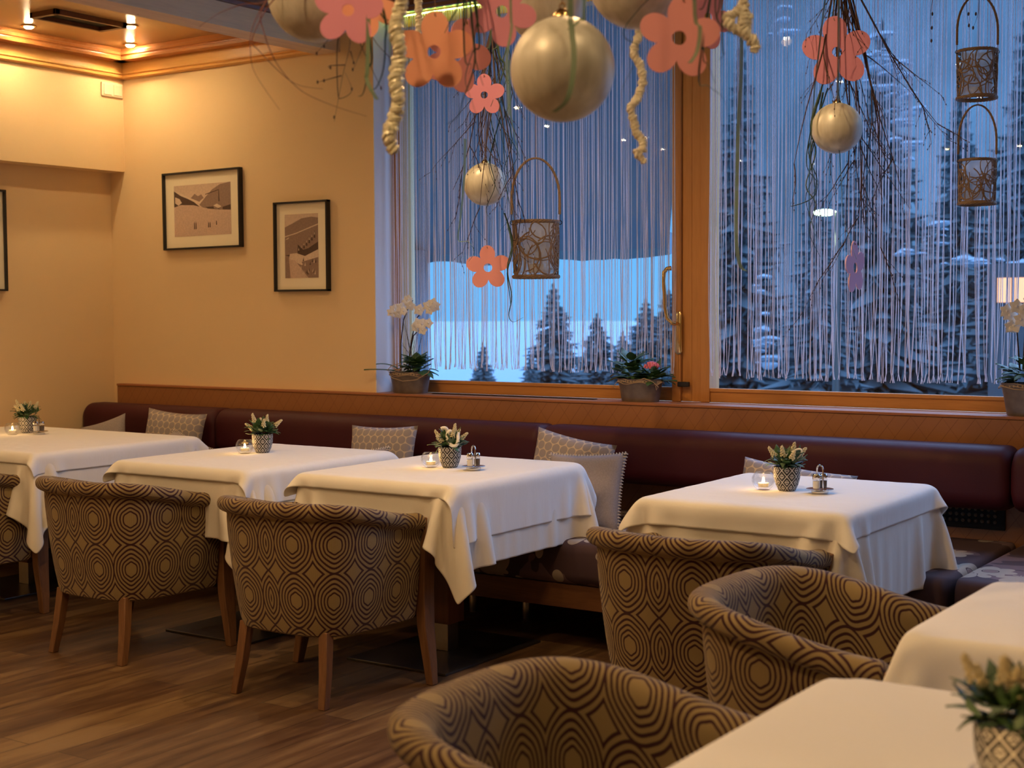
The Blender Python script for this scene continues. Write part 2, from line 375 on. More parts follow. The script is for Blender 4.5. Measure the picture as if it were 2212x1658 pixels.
def set_auto(me, deg):
    th = math.cos(R(deg)); bm = bmesh.new(); bm.from_mesh(me)
    for e in bm.edges:
        if len(e.link_faces) == 2 and e.link_faces[0].normal.dot(e.link_faces[1].normal) < th: e.smooth = False
    bm.to_mesh(me); bm.free()

def empty(name, loc, label, cat, rz=0, group=None):
    o = bpy.data.objects.new(name, None); o.empty_display_size = .05; COL.objects.link(o)
    o.location = loc; o.rotation_euler = (0, 0, rz); tag(o, label, cat, group); return o
def tag(o, label=None, cat=None, group=None, kind=None):
    if label: o['label'] = label
    if cat: o['category'] = cat
    if group: o['group'] = group
    if kind: o['kind'] = kind
    return o
def struct(o): o['kind'] = 'structure'; return o
def copy_tree(root, loc, rz=None, label=None, group=None):
    def cp(o, par):
        c = o.copy(); COL.objects.link(c); c.parent = par
        for ch in [x for x in bpy.data.objects if x.parent == o]: cp(ch, c)
        return c
    r = cp(root, None); r.location = loc
    if rz is not None: r.rotation_euler = (0, 0, rz)
    if label: r['label'] = label
    if group: r['group'] = group
    return r

# ================================================================ LIGHTS OF THE ROOM
def spot_light(parent, loc, energy, size=105, blend=.6, col=(1, .60, .27)):
    L = bpy.data.lights.new('halogen_light', 'SPOT'); L.energy = energy; L.color = col; L.spot_size = R(size); L.spot_blend = blend; L.shadow_soft_size = .03
    o = bpy.data.objects.new('halogen_light', L); COL.objects.link(o); o.parent = parent; o.location = loc; return o
def portal(name, x0, x1, z0, z1, y):
    L = bpy.data.lights.new(name, 'AREA'); L.shape = 'RECTANGLE'; L.size = x1-x0; L.size_y = z1-z0; L.cycles.is_portal = True
    o = bpy.data.objects.new(name, L); COL.objects.link(o); o.location = ((x0+x1)/2, y, (z0+z1)/2); o.rotation_euler = (R(-90), 0, 0)
portal('window_daylight', -4.97, 1.2, 1.0, 3.0, 6.45)

#@@STRUCTURE
# ================================================================ ROOM SHELL
struct(MB().box(-7.2, 3.2, -4.2, 6.3, -.08, 0).build('floor', 'floor', smooth=False))
struct(MB().box(-7.2, -5.36, -4.2, 6.2, 3.0, 3.08).build('ceiling', 'ceil_l', smooth=False))
struct(MB().box(-5.36, 3.2, -4.2, 6.3, 3.08, 3.16).build('ceiling', 'darkwood', smooth=False))
w = MB(); w.box(-7.2, -4.97, 6.05, 6.4, 0, 3.08); w.box(-4.97, 1.2, 6.2, 6.4, 0, .955); w.box(1.2, 3.2, 6.05, 6.4, 0, 3.08); w.box(-4.97, 1.2, 6.2, 6.4, 3.0, 3.16)
w.cur = 1; w.box(-4.9699, -4.965, 6.045, 6.21, .96, 2.99)
struct(w.build('wall_back', ['plaster', 'reveal'], smooth=False))
w = MB(); w.box(-7.2, -7.08, -4.2, 6.05, 0, 2.27); w.box(-7.2, -6.95, -4.2, 6.05, 2.27, 3.0)
struct(w.build('wall_left', 'plaster', smooth=False))
struct(MB().box(3.2, 3.3, -4.2, 6.3, 0, 3.1).build('wall_right', 'plaster', smooth=False))
struct(MB().box(-7.2, 3.3, -4.3, -4.2, 0, 3.1).build('wall_front', 'plaster', smooth=False))
# pine cornice boards, then a stained moulding above them
def profile_x(mb, x0, x1, yw, prof):   # profile as (distance from wall, z), run along x on the back wall
    a = [(x0, yw-d, z) for d, z in prof]; b_ = [(x1, yw-d, z) for d, z in prof]; mb.loft([a, b_])
def profile_y(mb, y0, y1, xw, prof, sg=1):
    a = [(xw+sg*d, y0, z) for d, z in prof]; b_ = [(xw+sg*d, y1, z) for d, z in prof]; mb.loft([a, b_])
low = [(0, 2.83), (.022, 2.83), (.034, 2.836), (.036, 2.846), (.030, 2.852), (.040, 2.857), (.040, 2.861), (.034, 2.866), (.034, 2.93), (0, 2.93)]
upm = [(0, 2.925), (.115, 2.925), (.118, 2.94), (.108, 2.945), (.108, 2.951), (.118, 2.956), (.112, 2.972), (.100, 2.976), (.100, 2.982), (.092, 2.9995), (0, 2.9995)]
t = MB(); profile_x(t, -6.95, -5.37, 6.05, low); struct(t.build('trim_1', 'pine'))
t = MB(); profile_y(t, -4.2, 6.05, -6.95, low); struct(t.build('trim_2', 'pine_y'))
t = MB(); profile_x(t, -6.95, -5.37, 6.05, upm); struct(t.build('trim_3', 'mould'))
t = MB(); profile_y(t, -4.2, 6.05, -6.95, upm); struct(t.build('trim_4', 'mould'))
# ceiling beam
bm_ = MB().box(-5.36, -5.2, -4.2, 6.05, 2.822, 3.08); bo = bm_.build('ceiling_beam', 'beam', smooth=False); struct(bo); bo.name = 'trim_5'
t = MB(); profile_y(t, -4.2, 6.05, -5.2, [(0, 2.94), (.02, 2.94), (.03, 2.955), (.05, 2.96), (.055, 2.99), (.08, 3.0), (.09, 3.03), (.09, 3.08), (0, 3.08)]); struct(t.build('trim_6', 'darkwood'))
t = MB(); profile_x(t, -5.2, 3.2, 6.05, [(0, 2.985), (.02, 2.985), (.03, 3.0), (.05, 3.005), (.055, 3.03), (.08, 3.04), (.09, 3.06), (.09, 3.08), (0, 3.08)])
t.box(-4.97, 1.2, 6.05, 6.2, 3.0, 3.08); struct(t.build('trim_7', 'darkwood'))
# wainscot and ledge
w = MB(); w.box(-7.0, 3.2, 6.0, 6.05, 0, .955); struct(w.build('trim_8', 'wains', smooth=False, bevel=.004))
w = MB(); w.box(-7.0, 3.2, 5.995, 6.05, .955, .968); w.box(-4.965, 1.2, 6.05, 6.2, .90, .968); struct(w.build('trim_9', 'ledge', smooth=False, bevel=.003))
# windows
def window(name, x0, x1, leaf=False, handle=False):
    root = bpy.data.objects.new(name, None); COL.objects.link(root); root.location = (x0, 6.25, .968); struct(root)
    Wd = x1-x0; Ht = 3.0-.968
    f = MB()
    f.box(0, .05, -.05, .05, 0, Ht).box(Wd-.05, Wd, -.05, .05, 0, Ht); f.build('frame', 'winwood', root, False, .003)
    g = MB(); g.box(.05, Wd-.05, -.045, .05, 0, .062); g.box(.05, Wd-.05, -.052, -.03, .050, .068); g.box(.05, Wd-.05, -.045, .05, Ht-.06, Ht); g.build('frame', 'winwood_x', root, False, .003)
    MB().box(.045, Wd-.045, .012, .018, .055, Ht-.05).build('pane', 'glass', root, False)
    return root
w1 = window('window_1', -4.965, -3.14); w2 = window('window_2', -3.14, -1.13); w3 = window('window_3', -1.13, 1.2)
# leaf stile in front of the joint, as the photo shows two boards side by side
MB().box(1.725, 1.772, -.065, .05, 0, 2.03).build('frame', 'winwood', w1, False, .003)
MB().box(0.05, .098, -.058, .05, 0, 2.03).build('frame', 'winwood', w2, False, .003)
# brass handle on window 1
hx = 1.765
h_ = MB(); n = 20
ring = lambda yy, rx, rz, cz: [(hx+rx*math.cos(2*PI*j/n), yy, cz+(rz if math.sin(2*PI*j/n) > 0 else -rz)+rx*math.sin(2*PI*j/n)) for j in range(n)]
h_.loft([ring(-.066, .018, .085, .33), ring(-.072, .018, .085, .33), ring(-.075, .014, .083, .33)])
hp = h_.build('handle_plate', 'brass', w1)
l_ = MB(); l_.tube([(hx, -.075, .375), (hx, -.11, .375), (hx-.02, -.125, .378)], .009, 10)
l_.tube([(hx-.005, -.125, .376), (hx-.03, -.13, .40), (hx-.042, -.13, .45), (hx-.046, -.128, .52), (hx-.052, -.126, .58), (hx-.052, -.122, .62), (hx-.04, -.115, .638), (hx-.02, -.11, .64)], [.009, .010, .009, .009, .009, .010, .010, .012], 10)
l_.build('lever', 'brass', hp)
k_ = MB(); k_.box(1.765, 1.825, -.085, -.064, .072, .096); k_.build('latch', 'black', w1, False, .004)
# portal of white wall left of window: reveal is part of wall_back
# vent slot in the ledge
v_ = MB().box(-4.62, -3.62, 6.085, 6.125, .9685, .9705)
for i in range(3): v_.box(-4.62, -3.62, 6.09+.012*i, 6.094+.012*i, .9705, .9725)
tag(v_.build('ledge_vent', 'black', smooth=False), 'long thin dark air vent strip let into the ledge below the left window', 'vent')
#@@STRING
# string curtains
def string_curtain(name, x0, x1, seed, label, z1=2.995, zb=1.10):
    rd = random.Random(seed); mb = MB(); x = x0
    while x < x1:
        g = rd.choice([1, 2, 2, 3, 3, 4, 5]); wdt = g*rd.uniform(.0056, .0072)
        cx = x+wdt/2; tip = cx+rd.uniform(-.006, .006); zz = zb+rd.uniform(-.008, .012)
        for k in range(g):
            xs = x+(k+.5)*wdt/g+rd.uniform(-.001, .001); y = 6.15+rd.uniform(-.008, .008)
            bow = rd.uniform(-.004, .004); fl = rd.uniform(-.007, .007)
            pts = []
            for t in (0, .15, .3, .45, .6, .72, .82, .9, .95, .98, 1):
                z = z1+(zz-z1)*t
                a = max(0, (t-.55)/.43)
                px = xs*(1-min(1, a)**2.2*.75)+tip*(min(1, a)**2.2*.75)+bow*math.sin(PI*t)*2+(bow*3*math.sin(PI*min(1, a)) if a > 0 else 0)
                if t == 1: px = tip+fl*1.3
                pts.append((px, y, z))
            mb.tube(pts, rd.uniform(.0018, .0027), 4, flat=.7)
        x += wdt+(rd.choice([0, 0, .001, .002, .004, .008]) if rd.random() < .93 else .018)
    return tag(mb.build(name, 'string', smooth=True), label, 'curtain', kind='stuff')
string_curtain('string_curtain', -4.93, -3.20, 1, 'white string curtain hanging in the left window, fringed ends above the sill')
string_curtain('string_curtain', -3.02, -1.16, 5, 'white string curtain hanging in the right window, gaps between the strand clumps', zb=1.09)
string_curtain('string_curtain', -1.08, 1.1, 9, 'white string curtain of the far right window, outside the frame')
r_ = MB(); r_.tube([(-4.95, 6.15, 2.990), (1.15, 6.15, 2.990)], .0045, 8)
rod = tag(r_.build('led_light_strip', 'led'), 'glowing yellow green light strip along the top of the string curtain', 'light strip')
for i in range(26): MB().ball((-4.86+i*.06, 6.140, 2.988), .004, 6, 4).build('bead_light', 'flame', rod)

#@@OUTSIDE
# ================================================================ OUTSIDE
struct_out = []
g = MB(); N = 30
vs = []; rd = random.Random(3)
def ghgt(x, y): return -1.6+.012*(y-7)+.35*math.sin(x*.11+1)*math.sin(y*.07)
for j in range(N+1):
    for i in range(N+1):
        x = -110+150*i/N; y = 6.6+130*(j/N)**1.5; vs.append((x, y, ghgt(x, y)))
g.add(vs, [(j*(N+1)+i, j*(N+1)+i+1, (j+1)*(N+1)+i+1, (j+1)*(N+1)+i) for j in range(N) for i in range(N)])
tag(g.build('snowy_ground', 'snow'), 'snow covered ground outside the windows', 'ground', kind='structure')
def conifer(base, hgt, wid, seed, label, group):
    rd = random.Random(seed); root = empty('conifer', base, label, 'tree', group=group)
    MB().tube([(0, 0, -.5), (0, 0, hgt*.96)], [hgt*.022, .02], 8).build('trunk', 'twig', root)
    mb = MB(); L = 34
    for k in range(L):
        t = k/(L-1); z = hgt*(.06+.92*t); r = wid*(1-t)**.9+.03*wid
        nb = int(15-7*t); a0 = rd.random()*6
        for j in range(nb):
            a = a0+2*PI*j/nb+rd.uniform(-.25, .25); rr = r*rd.uniform(.55, 1.15); d = Vector((math.cos(a), math.sin(a), rd.uniform(-.45, -.05)))
            side = Vector((-math.sin(a), math.cos(a), 0)); p = Vector((0, 0, z)); w_ = rr*.13; th = hgt*.012
            e = p+d*rr+Vector((0, 0, rr*.10)); m1 = p+d*rr*.5
            vs = [p+side*w_*.4, p-side*w_*.4, m1-side*w_, e, m1+side*w_, m1-Vector((0, 0, th)), p+Vector((0, 0, th))]
            mb.add(vs, [(6, 1, 2), (6, 2, 3), (6, 3, 4), (6, 4, 0), (5, 2, 1), (5, 3, 2), (5, 4, 3), (5, 0, 4), (0, 1, 6), (0, 5, 1)])
            for q_ in (.35, .6, .8):
                for sg in (-1, 1):
                    b0 = p+d*rr*q_; b1 = b0+(side*sg*.8+d*.5)*rr*.32*(1.1-q_)*rd.uniform(.7, 1.3)+Vector((0, 0, -th*1.5)); mb.add([b0+d*w_*.5, b0-d*w_*.5, b1, b0-Vector((0, 0, th))], [(0, 1, 2), (1, 3, 2), (3, 0, 2), (0, 3, 1)])
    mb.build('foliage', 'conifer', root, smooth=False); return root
def tree_at(px, top, Y, wid, seed, label, group='conifers beyond the left window'):
    p = aty(px, top, Y); gz = ghgt(p.x, p.y)-.3; return conifer((p.x, p.y, gz), p.z-gz, wid, seed, label, group)
tree_at(1196, 606, 24, 1.5, 1, 'tallest dark conifer silhouette in the middle of the left window')
tree_at(1290, 672, 27, 1.5, 2, 'shorter conifer just right of the tallest one, left window')
tree_at(1043, 735, 22, .95, 3, 'small low conifer silhouette at the left of the left window')
tree_at(1395, 640, 30, 1.6, 4, 'conifer left of the handle in the left window')
tree_at(1445, 622, 36, 1.9, 5, 'conifer directly beside the window handle')
tree_at(1145, 762, 23, .8, 6, 'low conifer at the foot of the tallest one')
tree_at(1345, 712, 26, 1.2, 7, 'mid height conifer between the two taller groups')
# neighbouring roof overhang seen through the left window, with snow along its edge
e0 = aty(905, 556, 9.0); e1 = aty(1500, 523, 9.0); ez = e0.z
ro = empty('roof_overhang', ((e0.x+e1.x)/2, 9.0, ez), 'shaded roof overhang with a snowy edge outside the left window', 'roof')
X0 = e0.x-4-ro.location.x; X1 = e1.x-.2-ro.location.x
so_ = MB(); xi = aty(1500, 300, 6.45).x-ro.location.x
so_.loft([[(x_, 0, 0), (x_, 0, .12), (x2_, -2.55, 3.7-ez), (x2_, -2.55, 3.55-ez)] for x_, x2_ in ((X0, X0), (X1, xi))]); so_.build('soffit', 'soffit', ro, False)
rd = random.Random(8); sn = MB(); x = X0; rings = []
while x < X1:
    u = .03+.05*abs(math.sin(x*3.1))*rd.uniform(.4, 1); rings.append([(x, .02, -u), (x, .10, -u*.4), (x, .12, .12), (x, -.05, .13), (x, -.02, 0)]); x += .09
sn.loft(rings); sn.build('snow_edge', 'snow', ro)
p0 = aty(916, 560, 8.9)
struct(MB().box(p0.x-1.6, p0.x, 8.75, 8.95, -1.6, ez+.05).build('trim_10', 'soffit', smooth=False))
# dark wooded hill seen through the right window
hl = MB(); vs = []; N = 24
for j in range(N+1):
    for i in range(N+1):
        u = i/N; v = j/N
        p = aty(1480+u*1100, 640, 34); x = p.x; y = 34+v*20+3*math.sin(u*9); z = -2+v*34+1.2*math.sin(u*17+v*9)
        vs.append((x*y/34*1.0, y, z))
hl.add(vs, [(j*(N+1)+i, j*(N+1)+i+1, (j+1)*(N+1)+i+1, (j+1)*(N+1)+i) for j in range(N) for i in range(N)])
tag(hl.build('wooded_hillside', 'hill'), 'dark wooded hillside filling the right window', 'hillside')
hlab = ['conifer behind the street lamp in the right window', 'tall conifer just right of the window post, behind the strings', 'broad snowy conifer behind the pink flower of the right window', 'conifer behind the two wicker lanterns', 'dark conifer at the far right of the right window']
for i, (px, tp, Y, wd_) in enumerate(((1600, 60, 27, 1.7), (1765, 330, 22, 1.2), (1905, 30, 25, 1.9), (2075, 150, 30, 1.8), (2225, -40, 25, 1.6))):
    tree_at(px, tp, Y, wd_, 40+i, hlab[(1, 0, 2, 3, 4)[i]], 'conifers on the dark hillside')
rd = random.Random(21); sp_ = MB()
for (px, py, w_, h2, n_) in ((1905, 120, 16, 50, 26), (1930, 190, 28, 40, 30), (1955, 260, 26, 50, 26), (1960, 320, 16, 26, 10), (1885, 150, 14, 30, 12), (2090, 566, 50, 10, 26), (2180, 572, 30, 8, 14), (1655, 760, 22, 50, 26), (1950, 545, 20, 10, 6), (1690, 60, 16, 50, 10), (2020, 500, 20, 70, 10), (1640, 640, 12, 60, 8)):
    for k in range(n_//2):
        c = aty(px+rd.gauss(0, w_*.6), py+rd.gauss(0, h2*.6), 21); sz = rd.uniform(.03, .10)
        vs = []
        for t in range(9): a_ = 2*PI*t/9; rr = sz*rd.uniform(.6, 1.5); vs.append((c.x+rr*1.7*math.cos(a_), c.y, c.z+rr*.55*math.sin(a_)))
        k_ = len(vs); vs += [(c.x, c.y-.06, c.z+sz*.1), (c.x, c.y+.06, c.z)]
        sp_.add(vs, [(t, (t+1) % 9, k_) for t in range(9)]+[((t+1) % 9, t, k_+1) for t in range(9)])
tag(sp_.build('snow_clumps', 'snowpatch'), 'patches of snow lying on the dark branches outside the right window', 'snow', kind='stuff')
# street lamp
c = aty(1782, 459, 18); gz = ghgt(c.x, 18)
sl = empty('street_lamp', (c.x+.17, 18, gz), 'lit street lamp on a tall pole outside the right window', 'street lamp')
hh = c.z-gz
MB().tube([(0, 0, 0), (0, 0, hh*.5), (0, 0, hh)], [.06, .05, .04], 10).build('pole', 'plate', sl)
MB().ball((-.17, 0, hh), .15, 16, 8, .28).build('lamp_head', 'streetglow', sl)
L = bpy.data.lights.new('street_light', 'POINT'); L.energy = 5; L.color = (.8, 1, .65); L.shadow_soft_size = .1
lo = bpy.data.objects.new('street_light', L); COL.objects.link(lo); lo.parent = sl; lo.location = (-.17, -.1, hh-.35)
# interior lampshade's reflection, stood in for by an added glowing panel
a = aty(2152, 600, 20); b2 = aty(2300, 652, 20)
hs = empty('house', ((a.x+b2.x)/2, 20, ghgt(a.x, 20)), 'dark house with an orange lit window at the far right', 'house')
hz = a.z-hs.location.z; lz = b2.z-hs.location.z; hw = (b2.x-a.x)/2
MB().box(-hw-.1, hw+2, .02, 3, 0, hz+.2).build('house_wall', 'housewall', hs, False)
wn = MB().box(-hw, hw, 0, .03, lz, hz).build('window', 'litwin', hs, False)  # glowing panel in place of the reflected lampshade
for i in range(5): MB().box(-hw+i*hw*.5-.015, -hw+i*hw*.5+.015, -.02, 0, lz, hz).build('bar', 'housewall', wn, False)

#@@FIXTURES
# ================================================================ CEILING FIXTURES
def downlight(x, y, z, label, e=26, size=110):
    r = empty('downlight', (x, y, z), label, 'ceiling light', group='halogen downlights in the ceiling')
    MB().lathe([(.030, -.001), (.042, -.001), (.043, -.006), (.034, -.009), (.030, -.006)], 20).build('ring', 'brass', r)
    MB().lathe([(.0001, -.003), (.020, -.004), (.026, -.009), (.018, -.016), (.0001, -.018)], 16).build('bulb', 'bulb', r)
    spot_light(r, (0, 0, -.03), e, size); return r
for x, y, lb in ((-6.721, 5.188, 'lit halogen downlight left of the dark ceiling vent'), (-6.262, 5.515, 'lit halogen downlight right of the dark ceiling vent'), (-6.699, 5.891, 'lit halogen downlight in the ceiling corner just above the moulding')):
    downlight(x, y, 3.0, lb, 4.4, 172)
for x, y, lb in ((-6.3, 3.09, 'halogen downlight reflected in the left window just under the largest bauble, left spark'), (-6.73, 1.99, 'halogen downlight reflected in the left window below the largest bauble'),
                 (-6.70, .70, 'halogen downlight reflected as the spark left of the thin curly garland tip'), (-6.45, .74, 'halogen downlight reflected as the spark on the thin curly garland tip'),
                 (-6.78, -.21, 'halogen downlight reflected as the spark between curly garland and window post'), (-6.64, -1.7, 'halogen downlight reflected as the bright spark just right of the window post'),
                 (-6.14, -2.5, 'halogen downlight reflected as the spark left of the right window bauble'), (-5.6, -2.63, 'halogen downlight reflected behind the twigs right of the right window bauble')):
    downlight(x, y, 3.0, lb, 19, 140)
for x, y, e_, lb in ((-3.587, 4.175, 60, 'halogen downlight over the third table, reflected left of the right window flower'), (-3.321, .98, 40, 'halogen downlight reflected between the two right window lanterns'),
                 (-4.0, -2.81, 34, 'halogen downlight reflected at the right edge beside the upper lantern'), (-4.71, -2.67, 34, 'halogen downlight reflected left of the lower right window lantern'),
                 (-2.05, 3.7, 54, 'ceiling downlight over the chair of the fourth table, outside the view'), (-.6, 2.2, 11, 'ceiling downlight over the nearest foreground table, outside the view'),
                 (-1.9, 1.2, 72, 'ceiling downlight in front of the nearest chair, outside the view'), (-3.95, 2.35, 40, 'ceiling downlight over the free floor before the left chairs, outside the view'),
                 (.9, 3.2, 20, 'ceiling downlight right of the foreground tables, outside the view'), (-3.0, 2.6, 30, 'ceiling downlight over the floor behind the middle chairs, outside the view')):
    downlight(x, y, 3.08, lb, e_*.92, 164)
# recessed ceiling vent
cv = empty('ceiling_vent', (-6.33, 5.215, 3.0), 'dark rectangular recessed ceiling vent with a brown frame between the spots', 'vent', rz=R(0))
A = .105; B = .24
fr = MB()
for (x0, x1, y0, y1) in ((-A, -A+.022, -B, B), (A-.022, A, -B, B), (-A, A, -B, -B+.03), (-A, A, B-.03, B)): fr.box(x0, x1, y0, y1, -.028, .0)
fr.build('vent_frame', 'darkwood', cv, False, .002)
MB().box(-A+.02, A-.02, -B+.02, B-.02, -.006, -.001).build('vent_grille', 'hole', cv, False)
# wall outlet plate near the ceiling
sw = empty('wall_socket', (-6.95, 5.957, 2.758), 'cream double socket plate high on the left wall under the cornice', 'socket')
MB().box(0, .012, -.082, .082, -.043, .043).build('plate', 'switch', sw, False, .006)
for s_ in (-.038, .038):
    c_ = MB(); c_.box(.010, .016, s_-.031, s_+.031, -.032, .032); c_.build('insert', 'switch', sw, False, .004)

# ================================================================ PICTURES
def picture(name, loc, w_, h_, label, polys, inset, rz=0, tilt=0):
    r = empty(name, loc, label, 'picture', rz=rz)
    t_ = .011; D = .032; f = MB()
    for (x0, x1, z0, z1) in ((-w_/2, -w_/2+t_, -h_/2, h_/2), (w_/2-t_, w_/2, -h_/2, h_/2), (-w_/2, w_/2, -h_/2, -h_/2+t_), (-w_/2, w_/2, h_/2-t_, h_/2)): f.box(x0, x1, -D, 0, z0, z1)
    f.build('frame', 'black', r, False, .001)
    MB().box(-w_/2+.005, w_/2-.005, -.012, -.002, -h_/2+.005, h_/2-.005).build('mat', 'mat', r, False)
    x0, x1, z0, z1 = inset; pm = MB(); y = -.0125
    X = lambda u: -w_/2+w_*(x0+(x1-x0)*u); Z = lambda v: -h_/2+h_*(z0+(z1-z0)*v)
    names = ['print_sky', 'print_snow', 'print_mid', 'print_dark', 'print_light']
    pm.box(X(0), X(1), -.0126, -.0121, Z(0), Z(1))
    for k, (mi, pts) in enumerate(polys):
        pm.cur = mi; y = -.0128-.0001*k; pm.poly([(X(u), y, Z(v)) for u, v in pts])
    pm.build('print', names, r, False)
    r.rotation_euler = (0, tilt, rz); return r
def person_marks(cx, cz, h, n):
    return [(3, [(cx+i*.028-.009, cz), (cx+i*.028+.009, cz), (cx+i*.028+.007, cz+h*.75), (cx+i*.028, cz+h), (cx+i*.028-.007, cz+h*.75)]) for i in range(n)]
rdp = random.Random(4)
ski = [(4, [(.0, .9), (.12, .86), (.28, .74), (.4, .78), (.5, .72), (.55, .62), (.2, .5), (0, .6)]),
       (2, [(.45, .60), (.56, .74), (.68, .88), (.82, .97), (1, 1), (1, .42), (.7, .46), (.5, .55)]),
       (2, [(.3, .74), (.37, .82), (.43, .77), (.49, .80), (.53, .73), (.45, .66)]),
       (3, [(0, .90), (.12, .80), (.25, .73), (.36, .66), (.46, .56), (.3, .60), (.12, .60), (0, .58)]),
       (4, [(.02, .78), (.10, .74), (.14, .66), (.08, .61), (.02, .66)]),
       (1, [(0, .58), (.12, .62), (.35, .60), (.55, .53), (.75, .49), (1, .46), (1, 0), (0, 0)]),
       (3, [(.56, .55), (.72, .55), (.83, .48), (.60, .515)]), (4, [(.70, .565), (.76, .60), (.84, .54), (.78, .515)]), (2, [(.70, .56), (.78, .515), (.78, .49), (.71, .51)]),
       (3, [(.86, .53), (1, .57), (1, .47), (.86, .48)]),
       (3, [(.79, .87), (.80, .87), (.81, .64), (.79, .64)]), (3, [(.56, .80), (.79, .87), (.79, .855), (.56, .785)])]
ski += person_marks(.36, .13, .15, 2)+person_marks(.61, .15, .11, 2)+person_marks(.75, .19, .09, 1)
picture('picture_frame', (-6.268, 6.05, 2.010), .640, .458, 'wide black framed old photo of skiers on a snowy slope, larger one on back wall', ski, (.13, .865, .17, .83), tilt=R(-.4))
mt = [(2, [(0, .80), (.25, .86), (.5, .93), (.8, .95), (1, .93), (1, 0), (0, 0)]),
      (4, [(0, .66), (.35, .71), (.6, .76), (1, .84), (1, .82), (.6, .745), (.35, .695), (0, .645)]), (4, [(0, .60), (.12, .64), (.12, .625), (0, .58)]), (4, [(0, .535), (.35, .61), (.35, .60), (0, .52)]),
      (3, [(.0, .50), (.4, .52), (.55, .44), (.7, .46), (1, .56), (1, .35), (.4, .30), (0, .36)]), (2, [(.0, .36), (.0, .60), (.4, .66), (.38, .38)]),
      (4, [(.15, .38), (.35, .39), (.6, .34), (1, .44), (1, .30), (.5, .20), (.12, .30)]), (1, [(.12, .30), (.3, .28), (.7, 0), (.16, 0)]),
      (2, [(.5, .25), (1, .32), (1, 0), (.72, 0)]), (2, [(0, .33), (.12, .30), (.14, 0), (0, 0)])]
for i in range(7):
    x = .42+.08*i; zb_ = .38+.05*i*.8; mt.append((3, [(x-.025, zb_), (x+.025, zb_), (x, zb_+.12)])); mt.append((4, [(x-.012, zb_+.05), (x+.012, zb_+.05), (x, zb_+.10)]))
for i in range(16):
    x = rdp.uniform(.45, .97); z_ = rdp.uniform(.03, .28); mt.append((3 if i % 2 else 4, [(x-.02, z_), (x+.02, z_), (x+.01, z_+.06)]))
picture('picture_frame', (-5.486, 6.05, 1.773), .402, .503, 'narrow upright black framed old photo of a snowy valley road', mt, (.18, .80, .15, .86))
picture('picture_frame', (-7.08, 4.93, 1.825), .66, .58, 'black framed picture on the left wall, only its right edge in view', ski, (.15, .85, .2, .8), rz=R(90))

#@@BENCH
# ================================================================ BANQUETTE
def puffy(mb, x0, x1, y0, y1, z0, z1, r=.05, nx=24, prof=8, puff=.012):
    # upholstered bar: rounded rectangular section in y,z, ends pinched
    def sec(x, k):
        pts = []; yc = (y0+y1)/2; zc = (z0+z1)/2; hy = (y1-y0)/2*k; hz = (z1-z0)/2*k
        for q in range(4):
            for i in range(prof):
                a = PI/2*(q+i/(prof-1)); rr = min(r, hy*.95, hz*.95)
                cy = (hy-rr)*(1 if q in (0, 3) else -1); cz = (hz-rr)*(1 if q in (0, 1) else -1)
                pts.append((x, yc+cy+rr*math.cos(a), zc+cz+rr*math.sin(a)))
        return pts
    rings = []
    for i in range(7): t = math.sin(PI/2*i/6); rings.append(sec(x0+r*.6*(1-math.cos(PI/2*i/6)), .72+.28*t))
    for i in range(1, nx): rings.append(sec(x0+r*.6+(x1-x0-1.2*r)*i/nx, 1))
    for i in range(6, -1, -1): t = math.sin(PI/2*i/6); rings.append(sec(x1-r*.6*(1-math.cos(PI/2*i/6)), .72+.28*t))
    mb.loft(rings)
labels = ['short end section of burgundy banquette in the left corner', 'burgundy banquette section behind the second and third tables from the left',
          'burgundy banquette section behind the table nearest the right window', 'burgundy banquette section cut off by the right edge of the photo']
for i, (xa, xb) in enumerate(((-7.07, -5.94), (-5.94, -3.745), (-3.745, -1.53), (-1.53, .65))):
    xc = (xa+xb)/2; hw = (xb-xa)/2; r = empty('banquette_bench', (xc, 5.5, 0), labels[i], 'bench', group='burgundy banquette sections along the wall')
    bk = MB(); puffy(bk, -hw+.001, hw-.001, .27, .495, .60, .858, .075); bk.build('back_cushion', 'burg', r)
    se = MB(); k = 2 if hw > 1 else 1
    for j in range(k):
        se = MB(); puffy(se, -hw+j*2*hw/k+.004, -hw+(j+1)*2*hw/k-.004, -.50, .49, .275, .46, .05); se.build('seat_cushion', 'floral', r)
    MB().box(-hw+.002, hw-.002, -.47, -.43, .175, .275).box(-hw+.002, hw-.002, -.43, .45, .235, .275).build('rail', 'benchwood', r, False, .003)
    for lx in ([-hw+.15, .0, hw-.15] if hw > 1 else [-hw+.15, hw-.15]):
        for ly in (-.06, .38):
            MB().lathe([(.019, 0), (.019, .012), (.021, .02), (.021, .075), (.019, .08), (.019, .24)], 16, (lx, ly, 0)).build('leg', 'steel', r)
# extra leg pair seen beside the table base
vt = empty('wall_grille', (-1.97, 5.998, .56), 'black perforated heating grille in the wall panel below the backrest at right', 'grille')
MB().box(-.37, .37, -.012, 0, -.062, .07).build('grille_plate', 'hole', vt, False, .002)
gm = MB()
for i in range(26):
    for j in range(4): gm.lathe([(.0055, 0), (.0085, .004), (.0001, .0045)], 8, (0, 0, 0)) if False else gm.ball((-.33+i*.0264, -.012, -.03+j*.025), .0085, 8, 4, 1)
gm.build('perforations', plain('tan_perforation', (.16, .11, .07), .7), vt)

